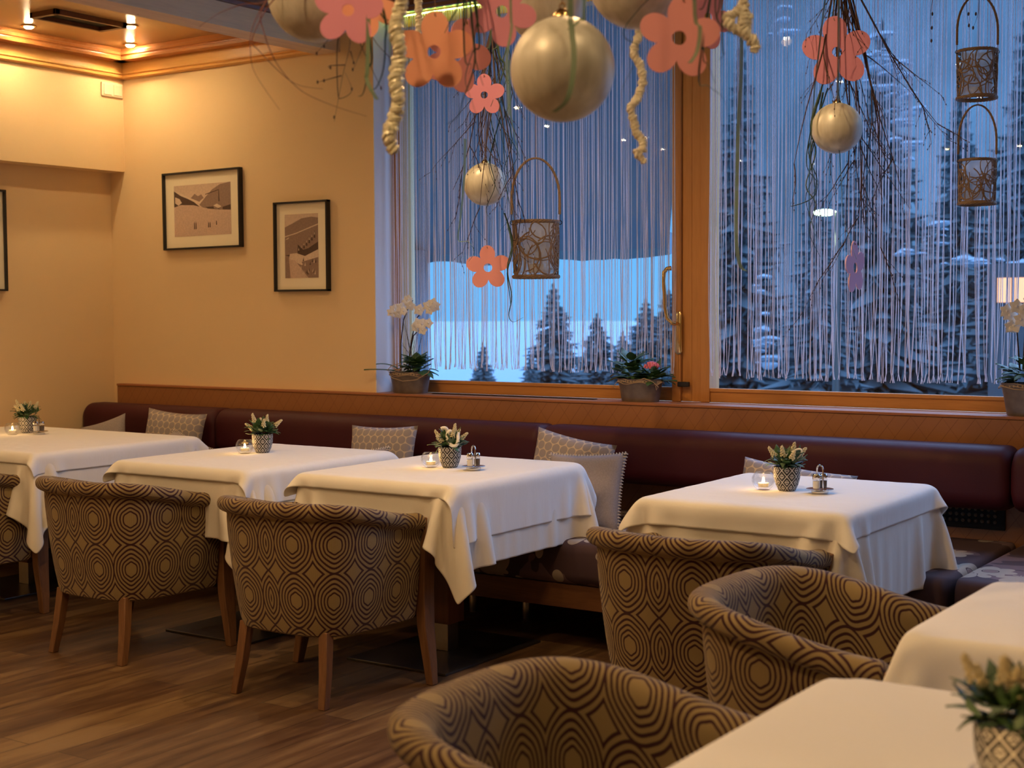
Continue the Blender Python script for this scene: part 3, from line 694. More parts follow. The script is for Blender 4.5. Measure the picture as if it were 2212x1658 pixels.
#@@PILLOWS
def pillow(loc, w_, h_, th, rot, mat, label, stitched=False, group='scatter pillows on the bench'):
    mb = MB(); N = 16; vs = []; us = []
    for sgn in (1, -1):
        for j in range(N+1):
            for i in range(N+1):
                u = -1+2*i/N; v = -1+2*j/N
                x = u*w_/2*(1-.07*(1-v*v)); z = v*h_/2*(1-.07*(1-u*u))
                t = (max(0, (1-u**4)*(1-v**4)))**.55
                y = sgn*(th/2*t); vs.append((x, y, z)); us.append((x, z))
    n1 = (N+1)**2
    fs = [(j*(N+1)+i, j*(N+1)+i+1, (j+1)*(N+1)+i+1, (j+1)*(N+1)+i) for j in range(N) for i in range(N)]
    fs += [tuple(n1+k for k in f[::-1]) for f in fs]
    mb.add(vs, fs, us)
    r = empty('pillow', loc, label, 'pillow', group=group); r.rotation_euler = rot
    c = mb.build('cover', mat, r)
    bm = bmesh.new(); bm.from_mesh(c.data); bmesh.ops.remove_doubles(bm, verts=bm.verts, dist=.0005); bm.to_mesh(c.data); bm.free()
    if stitched:
        st = MB(); n = int(w_/.014)
        for side in range(4):
            for i in range(n):
                u = -1+2*(i+.5)/n; q = .07*(1-u*u)
                x, z = {0: (u*w_/2, h_/2*(1-q)), 1: (u*w_/2, -h_/2*(1-q)), 2: (w_/2*(1-q), u*h_/2), 3: (-w_/2*(1-q), u*h_/2)}[side]
                dx, dz = {0: (0, 1), 1: (0, -1), 2: (1, 0), 3: (-1, 0)}[side]
                st.tube([(x-dx*.012, -.008, z-dz*.012), (x+dx*.004, -.004, z+dz*.004), (x+dx*.004, .004, z+dz*.004), (x-dx*.012, .008, z-dz*.012)], .0022, 4)
        st.build('stitching', 'stitch', r)
    return r
LN = R(-12)
pillow((-6.12, 5.63, .655), .44, .40, .11, (LN, R(3), R(4)), 'lattice', 'grey circle patterned pillow standing behind the leftmost table')
pillow((-6.60, 5.55, .63), .34, .33, .09, (R(-18), R(-16), R(10)), 'greycloth', 'plain grey pillow leaning left of the leftmost patterned one')
pillow((-5.86, 5.42, .57), .40, .36, .10, (R(-35), R(14), R(-8)), 'greycloth', 'plain stitched grey pillow in front of the leftmost patterned one', True)
pillow((-4.60, 5.63, .645), .43, .38, .11, (LN, R(-2), 0), 'lattice', 'grey circle patterned pillow behind the second table, candle side of third')
pillow((-4.62, 5.40, .56), .42, .36, .10, (R(-30), R(-8), R(6)), 'greycloth', 'plain stitched grey pillow lying low behind the second table', True)
pillow((-3.49, 5.63, .645), .43, .38, .12, (LN, R(9), 0), 'lattice', 'grey circle patterned pillow behind the right end of the third table')
pillow((-3.28, 5.43, .60), .38, .37, .12, (R(-20), R(-3), R(6)), 'greycloth', 'plain grey pillow with cream stitched edge between third and fourth tables', True)
pillow((-2.34, 5.50, .60), .50, .36, .10, (R(-25), R(6), 0), 'lattice', 'grey pillow mostly hidden behind the fourth table, its top edge showing')

#@@CLOTH
# ================================================================ TABLECLOTH DRAPE
def drape(Wt, Dt, hxm, hxp, hym, hyp, off, seed, steps=170, sp=.026):
    rng = np.random.RandomState(seed)
    X0, X1, Y0, Y1 = -Wt/2-hxm, Wt/2+hxp, -Dt/2-hym, Dt/2+hyp
    nx = int(round((X1-X0)/sp))+1; ny = int(round((Y1-Y0)/sp))+1
    gx, gy = np.meshgrid(np.linspace(X0, X1, nx), np.linspace(Y0, Y1, ny), indexing='ij')
    P = np.stack([gx, gy, np.full_like(gx, off)], -1); P[..., 2] += rng.rand(nx, ny)*.002
    dx = (X1-X0)/(nx-1); dy = (Y1-Y0)/(ny-1); dg = math.hypot(dx, dy)
    hx, hy = Wt/2+off, Dt/2+off
    pin = (abs(gx) < Wt/2-.01) & (abs(gy) < Dt/2-.01); wgt = np.where(pin, 0., 1.)[..., None]
    V = np.zeros_like(P)
    sets = []
    def S(a0, a1, b0, b1): return (a0, a1, b0, b1)
    A = slice(None)
    for p in (0, 1):
        for (sx_, sy_, L, k) in ((1, 0, dx, 1.), (0, 1, dy, 1.), (1, 1, dg, .6), (1, -1, dg, .6), (2, 0, 2*dx, .25), (0, 2, 2*dy, .25)):
            I, J = np.meshgrid(np.arange(nx), np.arange(ny), indexing='ij')
            if sx_ == 2: m = ((I//2) % 2 == p) & (I+2 < nx)
            elif sy_ == 2: m = ((J//2) % 2 == p) & (J+2 < ny)
            elif sx_: m = (I % 2 == p) & (I+1 < nx)
            else: m = (J % 2 == p) & (J+1 < ny)
            if sy_ == -1: m &= (J > 0)
            if sy_ == 1 and sx_ == 1: m &= (J+1 < ny)
            i = I[m]; j = J[m]; a = i*ny+j; b_ = (i+sx_)*ny+(j+sy_)
            wa = wgt.reshape(-1, 1)[a]; wb = wgt.reshape(-1, 1)[b_]; ws = wa+wb; ok = ws[:, 0] > 0
            a = a[ok]; b_ = b_[ok]; wa = wa[ok]/ws[ok]; wb = wb[ok]/ws[ok]; sets.append((a, b_, wa, wb, L, k))
    Pf = P.reshape(-1, 3); Vf = V.reshape(-1, 3); wf = wgt.reshape(-1, 1); dt = .02
    for st in range(steps):
        Vf[:, 2:] -= 9.8*dt*wf; Vf *= .965
        Q = Pf+Vf*dt*wf
        for it in range(9):
            for a, b_, wa, wb, L, k in sets:
                d = Q[b_]-Q[a]; l = np.sqrt((d*d).sum(1, keepdims=True))+1e-9; c = d*(k*(l-L)/l)
                Q[a] += c*wa; Q[b_] -= c*wb
            ins = (abs(Q[:, 0]) < hx) & (abs(Q[:, 1]) < hy) & (Q[:, 2] < off) & (wf[:, 0] > 0)
            if ins.any():
                q = Q[ins]; px = hx-abs(q[:, 0]); py = hy-abs(q[:, 1]); pz = off-q[:, 2]
                mz = (pz <= px) & (pz <= py); mx = (~mz) & (px <= py); my = (~mz) & (~mx)
                q[mz, 2] = off; q[mx, 0] = np.sign(q[mx, 0])*hx; q[my, 1] = np.sign(q[my, 1])*hy; Q[ins] = q
        Vf = (Q-Pf)/dt; Pf = Q
    me = bpy.data.meshes.new('cloth_drape')
    fs = [(i*ny+j, (i+1)*ny+j, (i+1)*ny+j+1, i*ny+j+1) for i in range(nx-1) for j in range(ny-1)]
    me.from_pydata([tuple(p) for p in Pf], [], fs); me.update()
    for f in me.polygons: f.use_smooth = True
    return me
ZT = .752
def cloth_obj(me, mat, loc, label, thick=.0016):
    if not me.materials: me.materials.append(M[mat])
    o = bpy.data.objects.new('tablecloth', me); COL.objects.link(o); o.location = loc
    m_ = o.modifiers.new('sub', 'SUBSURF'); m_.levels = 1; m_.render_levels = 2
    m_ = o.modifiers.new('solid', 'SOLIDIFY'); m_.thickness = thick; m_.offset = 1
    tag(o, label, 'tablecloth', 'white tablecloths'); return o
def table(cx, cy, Wt, Dt, label, pedx=0):
    r = empty('dining_table', (cx, cy, 0), label, 'table', group='square pedestal tables')
    MB().box(-Wt/2+.016, Wt/2-.016, -Dt/2+.016, Dt/2-.016, .72, ZT-.001).build('table_top', 'tablewood', r, False, .010)
    MB().box(-.055, .055, -.055, .055, .125, .72).build('column', 'tablewood', r, False, .003)
    MB().box(-.038, .038, -.038, .038, .010, .125).build('column_foot', 'steel', r, False, .002)
    MB().box(-.25, .25, -.34, .34, 0, .010).build('base_plate', 'plate', r, False, .002)
    return r
T = [(-6.225, 4.735, 1.45, 1.03), (-4.55, 4.70, .80, .96), (-3.535, 4.74, .79, .93), (-2.033, 4.795, .76, .90), (-.57, 3.17, .80, .72), (-.57, 2.06, .80, .80)]
TL = ['wide leftmost dining table with white cloth in the corner', 'second dining table from the left, white cloth and no salt cellar', 'third dining table from the left with the wooden pedestal showing',
      'fourth dining table with white cloth, under the right window', 'upper foreground table at the right edge with bare white cloth', 'nearest foreground table at the bottom right corner']
for (cx, cy, a, b_), lb in zip(T, TL): table(cx, cy, a, b_, lb)
u1 = drape(1.45, 1.03, .26, .26, .25, .20, .006, 1)
u2 = drape(.80, .96, .30, .32, .26, .20, .006, 2)
u3 = drape(.79, .93, .28, .285, .21, .22, .006, 3)
u4 = drape(.76, .90, .30, .31, .27, .24, .006, 4)
u5 = drape(.80, .72, .28, .28, .28, .28, .006, 5)
u6 = drape(.80, .80, .28, .28, .28, .28, .006, 6)
o1 = drape(1.45, 1.03, .05, .09, .05, .05, .011, 7)
o2 = drape(.80, .96, .08, .14, .055, .06, .011, 8)
o3 = drape(.79, .93, .08, .20, .055, .10, .011, 9)
o4 = drape(.76, .90, .09, .085, .085, .09, .011, 10)
nm = ['leftmost table', 'second table from the left', 'third table from the left', 'fourth table, under the right window']
for i, (u, o_) in enumerate(((u1, o1), (u2, o2), (u3, o3), (u4, o4))):
    cloth_obj(u, 'linen2', (T[i][0], T[i][1], ZT), 'long white under cloth hanging low on the '+nm[i])
    cloth_obj(o_, 'linen', (T[i][0], T[i][1], ZT+.001), 'short white top cloth laid over the '+nm[i])
cloth_obj(u5, 'linen', (T[4][0], T[4][1], ZT), 'white cloth of the upper foreground table at the right edge')
cloth_obj(u6, 'linen', (T[5][0], T[5][1], ZT), 'white cloth of the nearest table in the bottom right corner')
ZC = ZT+.0155

#@@CHAIRS
# ================================================================ TUB CHAIRS
def make_chair(loc, rz, label):
    r = empty('tub_chair', loc, label, 'chair', rz=rz, group='patterned tub chairs')
    # plan of the shell
    raw = []; n = 60
    for i in range(8): raw.append((.312-.004*i/8, .225-.027*i))
    for i in range(n+1):
        t = PI*i/n; c, s_ = math.cos(t), math.sin(t)
        raw.append((.308*math.copysign(abs(c)**.62, c), .01-.30*abs(s_)**.72))
    for i in range(7, -1, -1): raw.append((-.312+.004*i/8, .225-.027*i))
    P = [Vector(p) for p in raw]; L = [0]
    for a, b_ in zip(P, P[1:]): L.append(L[-1]+(b_-a).length)
    tot = L[-1]; m = 64; C = []
    for k in range(m+1):
        d = tot*k/m; j = max(q for q in range(len(L)) if L[q] <= d+1e-9); j = min(j, len(P)-2)
        f = (d-L[j])/max(1e-9, L[j+1]-L[j]); C.append(P[j]+(P[j+1]-P[j])*f)
    rings = []; us = []
    for k, p in enumerate(C):
        a = C[max(0, k-1)]; b_ = C[min(m, k+1)]; tg = (b_-a).normalized(); nr = Vector((-tg.y, tg.x)) 
        if nr.dot(p-Vector((0, .1))) < 0: nr = -nr
        s_ = (k/m-.5)*2; rear = 1-min(1, max(0, (abs(s_)-.28)/.72))**1.0; rear = rear*rear*(3-2*rear)
        Ht = .655+.082*rear; zb = .25
        sec = [(-.050, zb), (-.030, zb-.004), (-.022, zb+.06), (-.010, .42), (-.002, Ht-.09), (-.008, Ht-.066), (-.006, Ht-.060), (.012, Ht-.054), (.025, Ht-.042), (.027, Ht-.022), (.018, Ht-.006), (.003, Ht+.001), (-.020, Ht+.002), (-.042, Ht-.008), (-.056, Ht-.028), (-.060, Ht-.06), (-.058, .52), (-.055, .40), (-.055, zb+.05)]
        # the back leans outwards a little at the top
        ring = []; q = 0; prev = sec[0]
        for (o_, z) in sec:
            lean = .022*rear*(z-.45)/.3
            pp = p+nr*(o_+lean); ring.append((pp.x, pp.y, z)); q += math.hypot(o_-prev[0], z-prev[1]); prev = (o_, z); us.append(((k/m-.5)*tot, q+.045))
        rings.append(ring)
    mb = MB(); ns = len(rings[0]); vs = [p for rg in rings for p in rg]; fs = []
    for i in range(m):
        for j in range(ns): a = i*ns+j; b_ = i*ns+(j+1) % ns; fs.append((a, b_, b_+ns, a+ns))
    fs += [tuple(range(ns))[::-1], tuple(range(m*ns, (m+1)*ns))]
    mb.add(vs, fs, us)
    sh = mb.build('backrest', 'fabric', r); m_ = sh.modifiers.new('sub', 'SUBSURF'); m_.levels = 1; m_.render_levels = 1
    # seat cushion
    st = MB(); N = 14; vs = []; us = []
    for sg in (1, -1):
        for j in range(N+1):
            for i in range(N+1):
                u = -1+2*i/N; v = -1+2*j/N; x = .242*u*math.sqrt(1-.12*v*v*(1 if v < 0 else .2)); y = .04+.25*v*math.sqrt(1-.22*u*u*(1 if v < 0 else .1))
                t = (max(0, (1-u**6)*(1-v**6)))**.5; vs.append((x, y, .405+sg*(.02+.04*t))); us.append((x, y))
    n1 = (N+1)**2; fs = [(j*(N+1)+i, j*(N+1)+i+1, (j+1)*(N+1)+i+1, (j+1)*(N+1)+i) for j in range(N) for i in range(N)]
    fs += [tuple(n1+q for q in f[::-1]) for f in fs]
    e = [j*(N+1) for j in range(N+1)]; 
    bd = [i for i in range(N+1)]+[(j+1)*(N+1)-1 for j in range(1, N+1)]+[N*(N+1)+i for i in range(N-1, -1, -1)]+[j*(N+1) for j in range(N-1, 0, -1)]
    for a, b_ in zip(bd, bd[1:]+bd[:1]): fs.append((a, b_, b_+n1, a+n1))
    st.add(vs, fs, us); st.build('seat', 'fabric', r)
    fr = MB(); fr.box(-.27, .27, .20, .235, .26, .345); fr.box(-.262, -.236, -.03, .21, .256, .30); fr.box(.236, .262, -.03, .21, .256, .30); fr.box(-.17, .17, -.15, .20, .29, .36)
    fr.build('seat_frame', 'chairwood', r, False, .003)
    for sx_ in (-1, 1):
        # front leg is a flat plank that rises to close the arm
        q = MB(); rings = []
        for z, x, y, wx, wy in ((0, .335, .245, .016, .018), (.09, .320, .252, .018, .024), (.22, .298, .258, .020, .032), (.35, .292, .260, .022, .034), (.50, .296, .258, .023, .034), (.60, .303, .255, .024, .032), (.638, .306, .254, .024, .031)):
            rings.append([(sx_*(x+a*wx), y+b_*wy, z) for a, b_ in ((-1, -1), (1, -1), (1, 1), (-1, 1))])
        q.loft(rings); q.build('leg', 'chairwood', r, True, .004)
        q = MB(); rings = []
        for z, x, y, w_ in ((0, .212, -.238, .015), (.12, .202, -.214, .018), (.27, .190, -.195, .020)):
            rings.append([(sx_*(x+a*w_), y+b_*w_, z) for a, b_ in ((-1, -1), (1, -1), (1, 1), (-1, 1))])
        q.loft(rings); q.build('leg', 'chairwood', r, True, .003)
    return r
ch = make_chair((-3.59, 4.03, 0), R(1), 'patterned tub chair pushed up to the third table from the left')
copy_tree(ch, (-4.69, 4.075, 0), R(0), 'patterned tub chair in front of the second table from the left')
copy_tree(ch, (-5.905, 4.07, 0), R(0), 'patterned tub chair cut off by the left edge of the photo')
copy_tree(ch, (-2.02, 4.08, 0), R(-2), 'patterned tub chair at the fourth table, partly behind another chair')
copy_tree(ch, (-1.265, 3.29, 0), R(-90), 'patterned tub chair facing right, inside of its back visible, middle right')
copy_tree(ch, (-1.24, 2.12, 0), R(-88), 'nearest patterned tub chair, at the bottom edge of the photo')

#@@TABLEWARE
def make_candle(loc, label):
    r = empty('candle_glass', loc, label, 'candle holder', group='round glass tealight holders')
    gl = MB(); gl.lathe([(.0001, 0), (.022, 0), (.034, .012), (.041, .030), (.040, .045), (.033, .058), (.028, .062), (.026, .061), (.031, .056), (.0365, .044), (.037, .030), (.030, .016), (.020, .010), (.0001, .009)], 28)
    gl.build('glass_bowl', 'cupglass', r)
    MB().lathe([(.0001, .010), (.018, .010), (.019, .024), (.0185, .024), (.0175, .022), (.0001, .022)], 20).build('tealight', 'wax', r)
    f = MB().lathe([(.0001, .023), (.004, .026), (.0055, .031), (.0035, .038), (.0001, .045)], 12).build('flame', 'flame', r)
    L = bpy.data.lights.new('candle_light', 'POINT'); L.energy = .22; L.color = (1, .55, .2); L.shadow_soft_size = .008
    o = bpy.data.objects.new('candle_light', L); COL.objects.link(o); o.parent = r; o.location = (0, 0, .052); return r
def make_shaker(loc, label):
    r = empty('cruet_stand', loc, label, 'salt and pepper set', group='salt and pepper stands')
    MB().lathe([(.0001, 0), (.028, 0), (.030, .003), (.030, .009), (.0001, .011)], 28).build('base', 'chrome', r)
    MB().lathe([(.0001, .011), (.046, .014), (.048, .016), (.046, .0165), (.0001, .013)], 28).build('tray', 'chrome', r)
    h = MB(); pts = [(.004, 0, .015), (.004, 0, .082)]
    for i in range(9): a = PI*i/8; pts.append((.004+.0, -.017*math.cos(a)+.017-.017, .082+.017*math.sin(a)))
    pts = [(.0, -.017, .015), (0, -.017, .082)]+[(0, -.017*math.cos(PI*i/8), .082+.017*math.sin(PI*i/8)) for i in range(1, 8)]+[(0, .017, .082), (0, .017, .015)]
    h.tube(pts, .0028, 8); h.build('handle', 'chrome', r)
    for sx_, mt_ in ((-1, 'salt'), (1, 'pepper')):
        b_ = MB().lathe([(.0001, .017), (.0125, .017), (.013, .045), (.012, .052), (.0001, .052)], 18, (sx_*.0155, 0, 0)).build('glass_bottle', 'cupglass', r)
        MB().lathe([(.0001, .018), (.0115, .018), (.0118, .044), (.0001, .044)], 16, (sx_*.0155, 0, 0)).build('filling', mt_, b_)
        MB().lathe([(.0130, .050), (.0140, .053), (.0140, .064), (.011, .069), (.0001, .070)], 18, (sx_*.0155, 0, 0)).build('cap', 'chrome', b_)
    return r
def make_planter(loc, label, seed, wool=0, sc=1.0):
    rd = random.Random(seed); r = empty('flower_pot', loc, label, 'potted plant', group='lattice patterned flower pots')
    MB().lathe([(.0001, 0), (.029, 0), (.032, .004), (.040, .022), (.046, .046), (.0475, .070), (.0475, .086), (.0445, .086), (.044, .070), (.0001, .070)], 32, uvw=True).build('pot', 'planter', r)
    MB().lathe([(.0001, .074), (.043, .072), (.0001, .071)], 16).build('soil', 'stem', r)
    lf = MB(); l2 = MB()
    for i in range(95):
        a = rd.uniform(0, 2*PI); el = rd.uniform(-.05, 1.45); d = Vector((math.cos(a)*math.cos(el), math.sin(a)*math.cos(el), math.sin(el)))
        p = Vector((math.cos(a)*.012, math.sin(a)*.012, .088)); L_ = rd.uniform(.026, .046)
        dd = (d+Vector((rd.uniform(-.7, .7), rd.uniform(-.7, .7), rd.uniform(-.5, .7)))).normalized()
        (lf if i % 3 else l2).leafblade(p+d*rd.uniform(.005, .045), dd, L_, rd.uniform(.018, .028), rd.uniform(-.3, .6))
    for i in range(9):      # needle sprigs
        a = rd.uniform(0, 2*PI); el = rd.uniform(.5, 1.3); d = Vector((math.cos(a)*math.cos(el), math.sin(a)*math.cos(el), math.sin(el))); p = Vector((0, 0, .08))+d*rd.uniform(.035, .06)
        for j in range(16):
            dd = (d+Vector((rd.uniform(-.7, .7), rd.uniform(-.7, .7), rd.uniform(-.4, .6)))).normalized(); l2.tube([p, p+dd*.022], [.0011, .0004], 4)
    lf.build('foliage', 'leaf', r); l2.build('foliage', 'leaf2', r)
    for i in range(7):      # cream flower spikes
        a = 2*PI*i/7+rd.uniform(-.3, .3); el = rd.uniform(.6, 1.4) if i else 1.5; d = Vector((math.cos(a)*math.cos(el), math.sin(a)*math.cos(el), math.sin(el)))
        p = Vector((math.cos(a)*.02, math.sin(a)*.02, .09))+d*rd.uniform(.03, .055); fb = MB()
        for j in range(30):
            t = j/30; q = p+d*.042*t; an = j*2.4; e1 = d.orthogonal().normalized(); e2 = d.cross(e1)
            rr = .009*(1-t*.7); fb.ball(q+(e1*math.cos(an)+e2*math.sin(an))*rr, .0042*(1-.3*t), 6, 4)
        fb.build('flower_spike', 'cream_bud', r)
    if wool:
        pts = []
        for i in range(41):
            t = i/40
            if wool == 2: pts.append((-.035+.09*t+.012*math.sin(t*17), -.012+.02*math.sin(t*7), .135+.028*math.sin(t*13+1)-.02*t))
            else: pts.append((.0+.06*math.sin(PI*t), -.01, .118+.045*math.sin(2*PI*t*.75+.2)*(.6)+.02*t))
        w_ = MB(); w_.tube(pts, [.0075 if wool == 2 else .0035]*41, 8); w_.build('wool_ribbon', 'petal', r)
    return r
p1 = make_planter((-6.456, 4.919, ZC), 'patterned pot of white flowers on the leftmost table', 11)
make_planter((-4.61, 4.79, ZC), 'patterned pot of white flowers on the second table from the left', 12)
make_planter((-3.512, 4.746, ZC), 'patterned pot with curling white wool ribbon on the third table', 13, 2)
make_planter((-2.038, 4.772, ZC), 'patterned pot with a thin looped ribbon on the fourth table', 14, 1)
q = CAMC+ray(2180, 1550)*((.853-CAMC.z)/ray(2180, 1550).z); make_planter((q.x, q.y, ZC-.005), 'patterned pot cut off by the right edge, on the nearest table', 15, 1)
def onz(px, py, z): r_ = ray(px, py); return CAMC+r_*((z-CAMC.z)/r_.z)
cg = None
for px, py, lb in ((27, 937, 'lit tealight glass on the leftmost table'), (529, 977, 'lit tealight glass on the second table'), (931, 1007, 'lit tealight glass on the third table'), (1649, 1055, 'lit tealight glass on the fourth table')):
    q = onz(px, py, ZC+.003); 
    if cg is None: cg = make_candle((q.x, q.y, ZC), lb)
    else: copy_tree(cg, (q.x, q.y, ZC), None, lb)
q = at(2150, 1672, 2.02); q = onz(2150, 1650, ZC+.060); copy_tree(cg, (q.x, q.y, ZC-.005), None, 'lit tealight glass at the bottom right corner on the nearest table')
sk = None
for px, py, lb in ((84, 936, 'salt and pepper set on the leftmost table'), (1023, 1013, 'salt and pepper set on the third table'), (1771, 1063, 'salt and pepper set on the fourth table')):
    q = onz(px, py, ZC+.003)
    if sk is None: sk = make_shaker((q.x, q.y, ZC), lb); sk.rotation_euler = (0, 0, R(50))
    else: copy_tree(sk, (q.x, q.y, ZC), R(60), lb)

#@@SILL
# ================================================================ PLANTS ON THE LEDGE
def sill_bucket(r, w_, d_, h_):
    prof = [(.0001, 0), (.80, 0), (.82, .01), (.90, h_*.6), (1.0, h_), (.96, h_), (.95, h_-.02), (.0001, h_-.02)]
    mb = MB(); n = 40
    rings = [[(a*w_/2*math.copysign(abs(math.cos(2*PI*j/n))**.8, math.cos(2*PI*j/n))*(1+(.012 if j % 2 else 0)), a*d_/2*math.copysign(abs(math.sin(2*PI*j/n))**.8, math.sin(2*PI*j/n)), z) for j in range(n)] for a, z in prof]
    mb.loft(rings); mb.build('bucket', 'zinc', r)
    lc = MB(); rd = random.Random(5)
    for j in range(44):
        a = 2*PI*j/44; c_ = (w_/2*.99*math.cos(a), d_/2*.99*math.sin(a)*1.02, h_-.012); lc.ball(c_, .006, 6, 4)
    for k in range(3):
        lc.tube([(w_/2*(1.02+.02*k)*math.cos(t*2*PI/24), d_/2*(1.03)*math.sin(t*2*PI/24), h_-.006-.007*k+.006*math.sin(t*1.3+k)) for t in range(25)], .0022, 5)
    lc.build('lace_trim', 'lace', r)
def round_leaves(mb, c, rx, rz_, n, seed, L=.05):
    rd = random.Random(seed)
    for i in range(n):
        a = rd.uniform(0, 2*PI); el = rd.uniform(-.1, 1.4); d = Vector((math.cos(a)*math.cos(el)*rx, math.sin(a)*math.cos(el)*rx*.6, math.sin(el)*rz_)); p = Vector(c)+d*rd.uniform(.5, 1)
        dd = Vector((math.cos(a)*math.cos(el*.7), math.sin(a)*math.cos(el*.7), math.sin(el*.7)+.1)); mb.leafblade(p-dd.normalized()*L*.3, dd, L*rd.uniform(.75, 1.25), L*.85, rd.uniform(0, .6))
def orchid_flower(mb, c, sz, seed):
    rd = random.Random(seed); c = Vector(c); view = (CAMC-c).normalized(); view = (view+Vector((rd.uniform(-.4, .4), 0, rd.uniform(-.4, .3)))).normalized()
    e1 = view.orthogonal().normalized(); e2 = view.cross(e1)
    for k in range(5):
        a = 2*PI*k/5+rd.uniform(-.1, .1); d = e1*math.cos(a)+e2*math.sin(a); mb.leafblade(c, d+view*.15, sz, sz*(.95 if k % 2 else .8), .15, up=view, n=4)
    mb.ball(c+view*.006, sz*.16, 6, 4)
def orchid(r, loc, stems, seed):
    L0 = Vector(loc); rd = random.Random(seed)
    sm = MB()
    fl = []
    for pts, flowers in stems:
        sm.tube([Vector(p)-L0 for p in pts], [.004]+[.0032]*(len(pts)-2)+[.0018], 6)
        fl += flowers
    sm.build('flower_stem', 'stem', r)
    for i, f in enumerate(fl):
        mb = MB(); q = Vector(f)
        rd2 = random.Random(seed+i); view = (CAMC-q).normalized(); view = (view+Vector((rd2.uniform(-.4, .4), 0, rd2.uniform(-.4, .3)))).normalized()
        e1 = view.orthogonal().normalized(); e2 = view.cross(e1); sz = .030*rd2.uniform(.8, 1.15); c = q-L0
        for k in range(5):
            a = 2*PI*k/5+rd2.uniform(-.1, .1); d = e1*math.cos(a)+e2*math.sin(a); mb.leafblade(c, d+view*.15, sz, sz*(1.0 if k % 2 else .85), .15, up=view, n=4)
        mb.ball(c+view*.005, sz*.2, 6, 4)
        mb.build('blossom', 'petal', r)
sy = 6.10
loc = (-4.775, sy, .968)
pa = empty('orchid_planter', loc, 'zinc bucket with white orchids and green leaves at the left end of the ledge', 'potted plant')
sill_bucket(pa, .255, .13, .115)
g_ = MB(); round_leaves(g_, (.04, 0, .12), .105, .085, 75, 1, .055); g_.build('foliage', 'leaf', pa)
g_ = MB(); g_.leafblade((-.05, -.05, .12), (-1, -.42, .14), .185, .05, .1); g_.leafblade((-.06, -.03, .13), (-.55, -.3, .5), .11, .05, .5); g_.build('orchid_leaf', 'leaf', pa)
S1 = [aty(x, y, sy) for x, y in ((866, 800), (866, 740), (872, 690), (884, 660), (892, 648))]; S2 = [aty(x, y, sy) for x, y in ((882, 800), (888, 740), (898, 690), (915, 668), (935, 660), (945, 670))]
S3 = [aty(x, y, sy) for x, y in ((886, 760), (893, 725), (905, 712), (918, 706), (930, 702))]
orchid(pa, loc, [(S1, [aty(x, y, sy-.02) for x, y in ((845, 674), (860, 678), (866, 664), (879, 649), (886, 660), (872, 672), (882, 646), (851, 668))]),
                 (S2, [aty(x, y, sy-.02) for x, y in ((905, 669), (924, 660), (935, 655), (928, 668), (940, 662))]), (S3, [aty(x, y, sy-.02) for x, y in ((898, 707), (911, 700), (913, 713), (925, 698), (903, 698))])], 3)
tw = MB(); rd = random.Random(2)
for i in range(12):
    a = rd.uniform(-1, 1); tw.tube([(rd.uniform(-.03, .03), 0, .1), (a*.05, rd.uniform(-.03, .03), .22), (a*rd.uniform(.08, .16), rd.uniform(-.05, .0), rd.uniform(.26, .42))], [.0016, .0012, .0006], 4)
tw.build('twig', 'twig', pa)
rp = MB()
rp.tube([Vector(aty(x, y, sy-.09))-Vector(loc) for x, y in ((836, 800), (845, 790), (865, 784), (868, 795), (850, 803), (838, 800), (846, 815), (870, 823), (900, 820), (925, 805), (930, 795))], .0022, 5)
rp.build('wire_loop', 'lace', pa)
loc = (-3.365, sy, .968)
pb = empty('kalanchoe_planter', loc, 'zinc bucket of green leaves with one pink bloom beside the window handle', 'potted plant'); sill_bucket(pb, .235, .13, .11)
g_ = MB(); round_leaves(g_, (-.05, 0, .115), .10, .11, 62, 7, .06); g_.build('foliage', 'leaf', pb)
g_ = MB(); round_leaves(g_, (.07, 0, .10), .08, .07, 26, 9, .065); g_.build('foliage', 'leaf', pb)
g_ = MB(); rd = random.Random(6); c_ = Vector(aty(1408, 790, sy-.04))-Vector(loc)
for i in range(60):
    a = rd.uniform(0, 2*PI); el = rd.uniform(0, 1.5); g_.ball((c_.x+.036*math.cos(a)*math.cos(el), c_.y+.03*math.sin(a)*math.cos(el), c_.z-.008+.024*math.sin(el)), .0065, 6, 4)
g_.build('bloom', 'pinkfl', pb)
g_ = MB(); g_.tube([(.0, -.06, .10), (.06, -.07, .115), (.10, -.06, .10), (.125, -.05, .075), (.115, -.05, .06), (.11, -.05, .08), (.13, -.05, .09)], .0022, 5); g_.tube([(-.12, -.02, .09), (-.135, -.03, .07), (-.12, -.03, .06)], .002, 5); g_.build('wire_loop', 'lace', pb)
loc = (-1.50, 6.085, .968)
pc = empty('orchid_planter', loc, 'zinc bucket with orchids cut off by the right edge of the photo', 'potted plant'); sill_bucket(pc, .30, .15, .135)
g_ = MB(); round_leaves(g_, (-.02, 0, .15), .125, .09, 95, 17, .06); g_.build('foliage', 'leaf', pc)
S1 = [aty(x, y, sy) for x, y in ((2203, 800), (2199, 740), (2196, 705), (2187, 673), (2172, 660))]
S2 = [aty(x, y, sy) for x, y in ((2210, 800), (2214, 720), (2225, 660), (2232, 640))]
orchid(pc, loc, [(S1, [aty(x, y, sy-.02) for x, y in ((2175, 672), (2196, 662), (2205, 690), (2191, 703), (2184, 706), (2181, 680))]), (S2, [aty(x, y, sy-.02) for x, y in ((2210, 668), (2222, 650), (2215, 680), (2230, 700))])], 33)

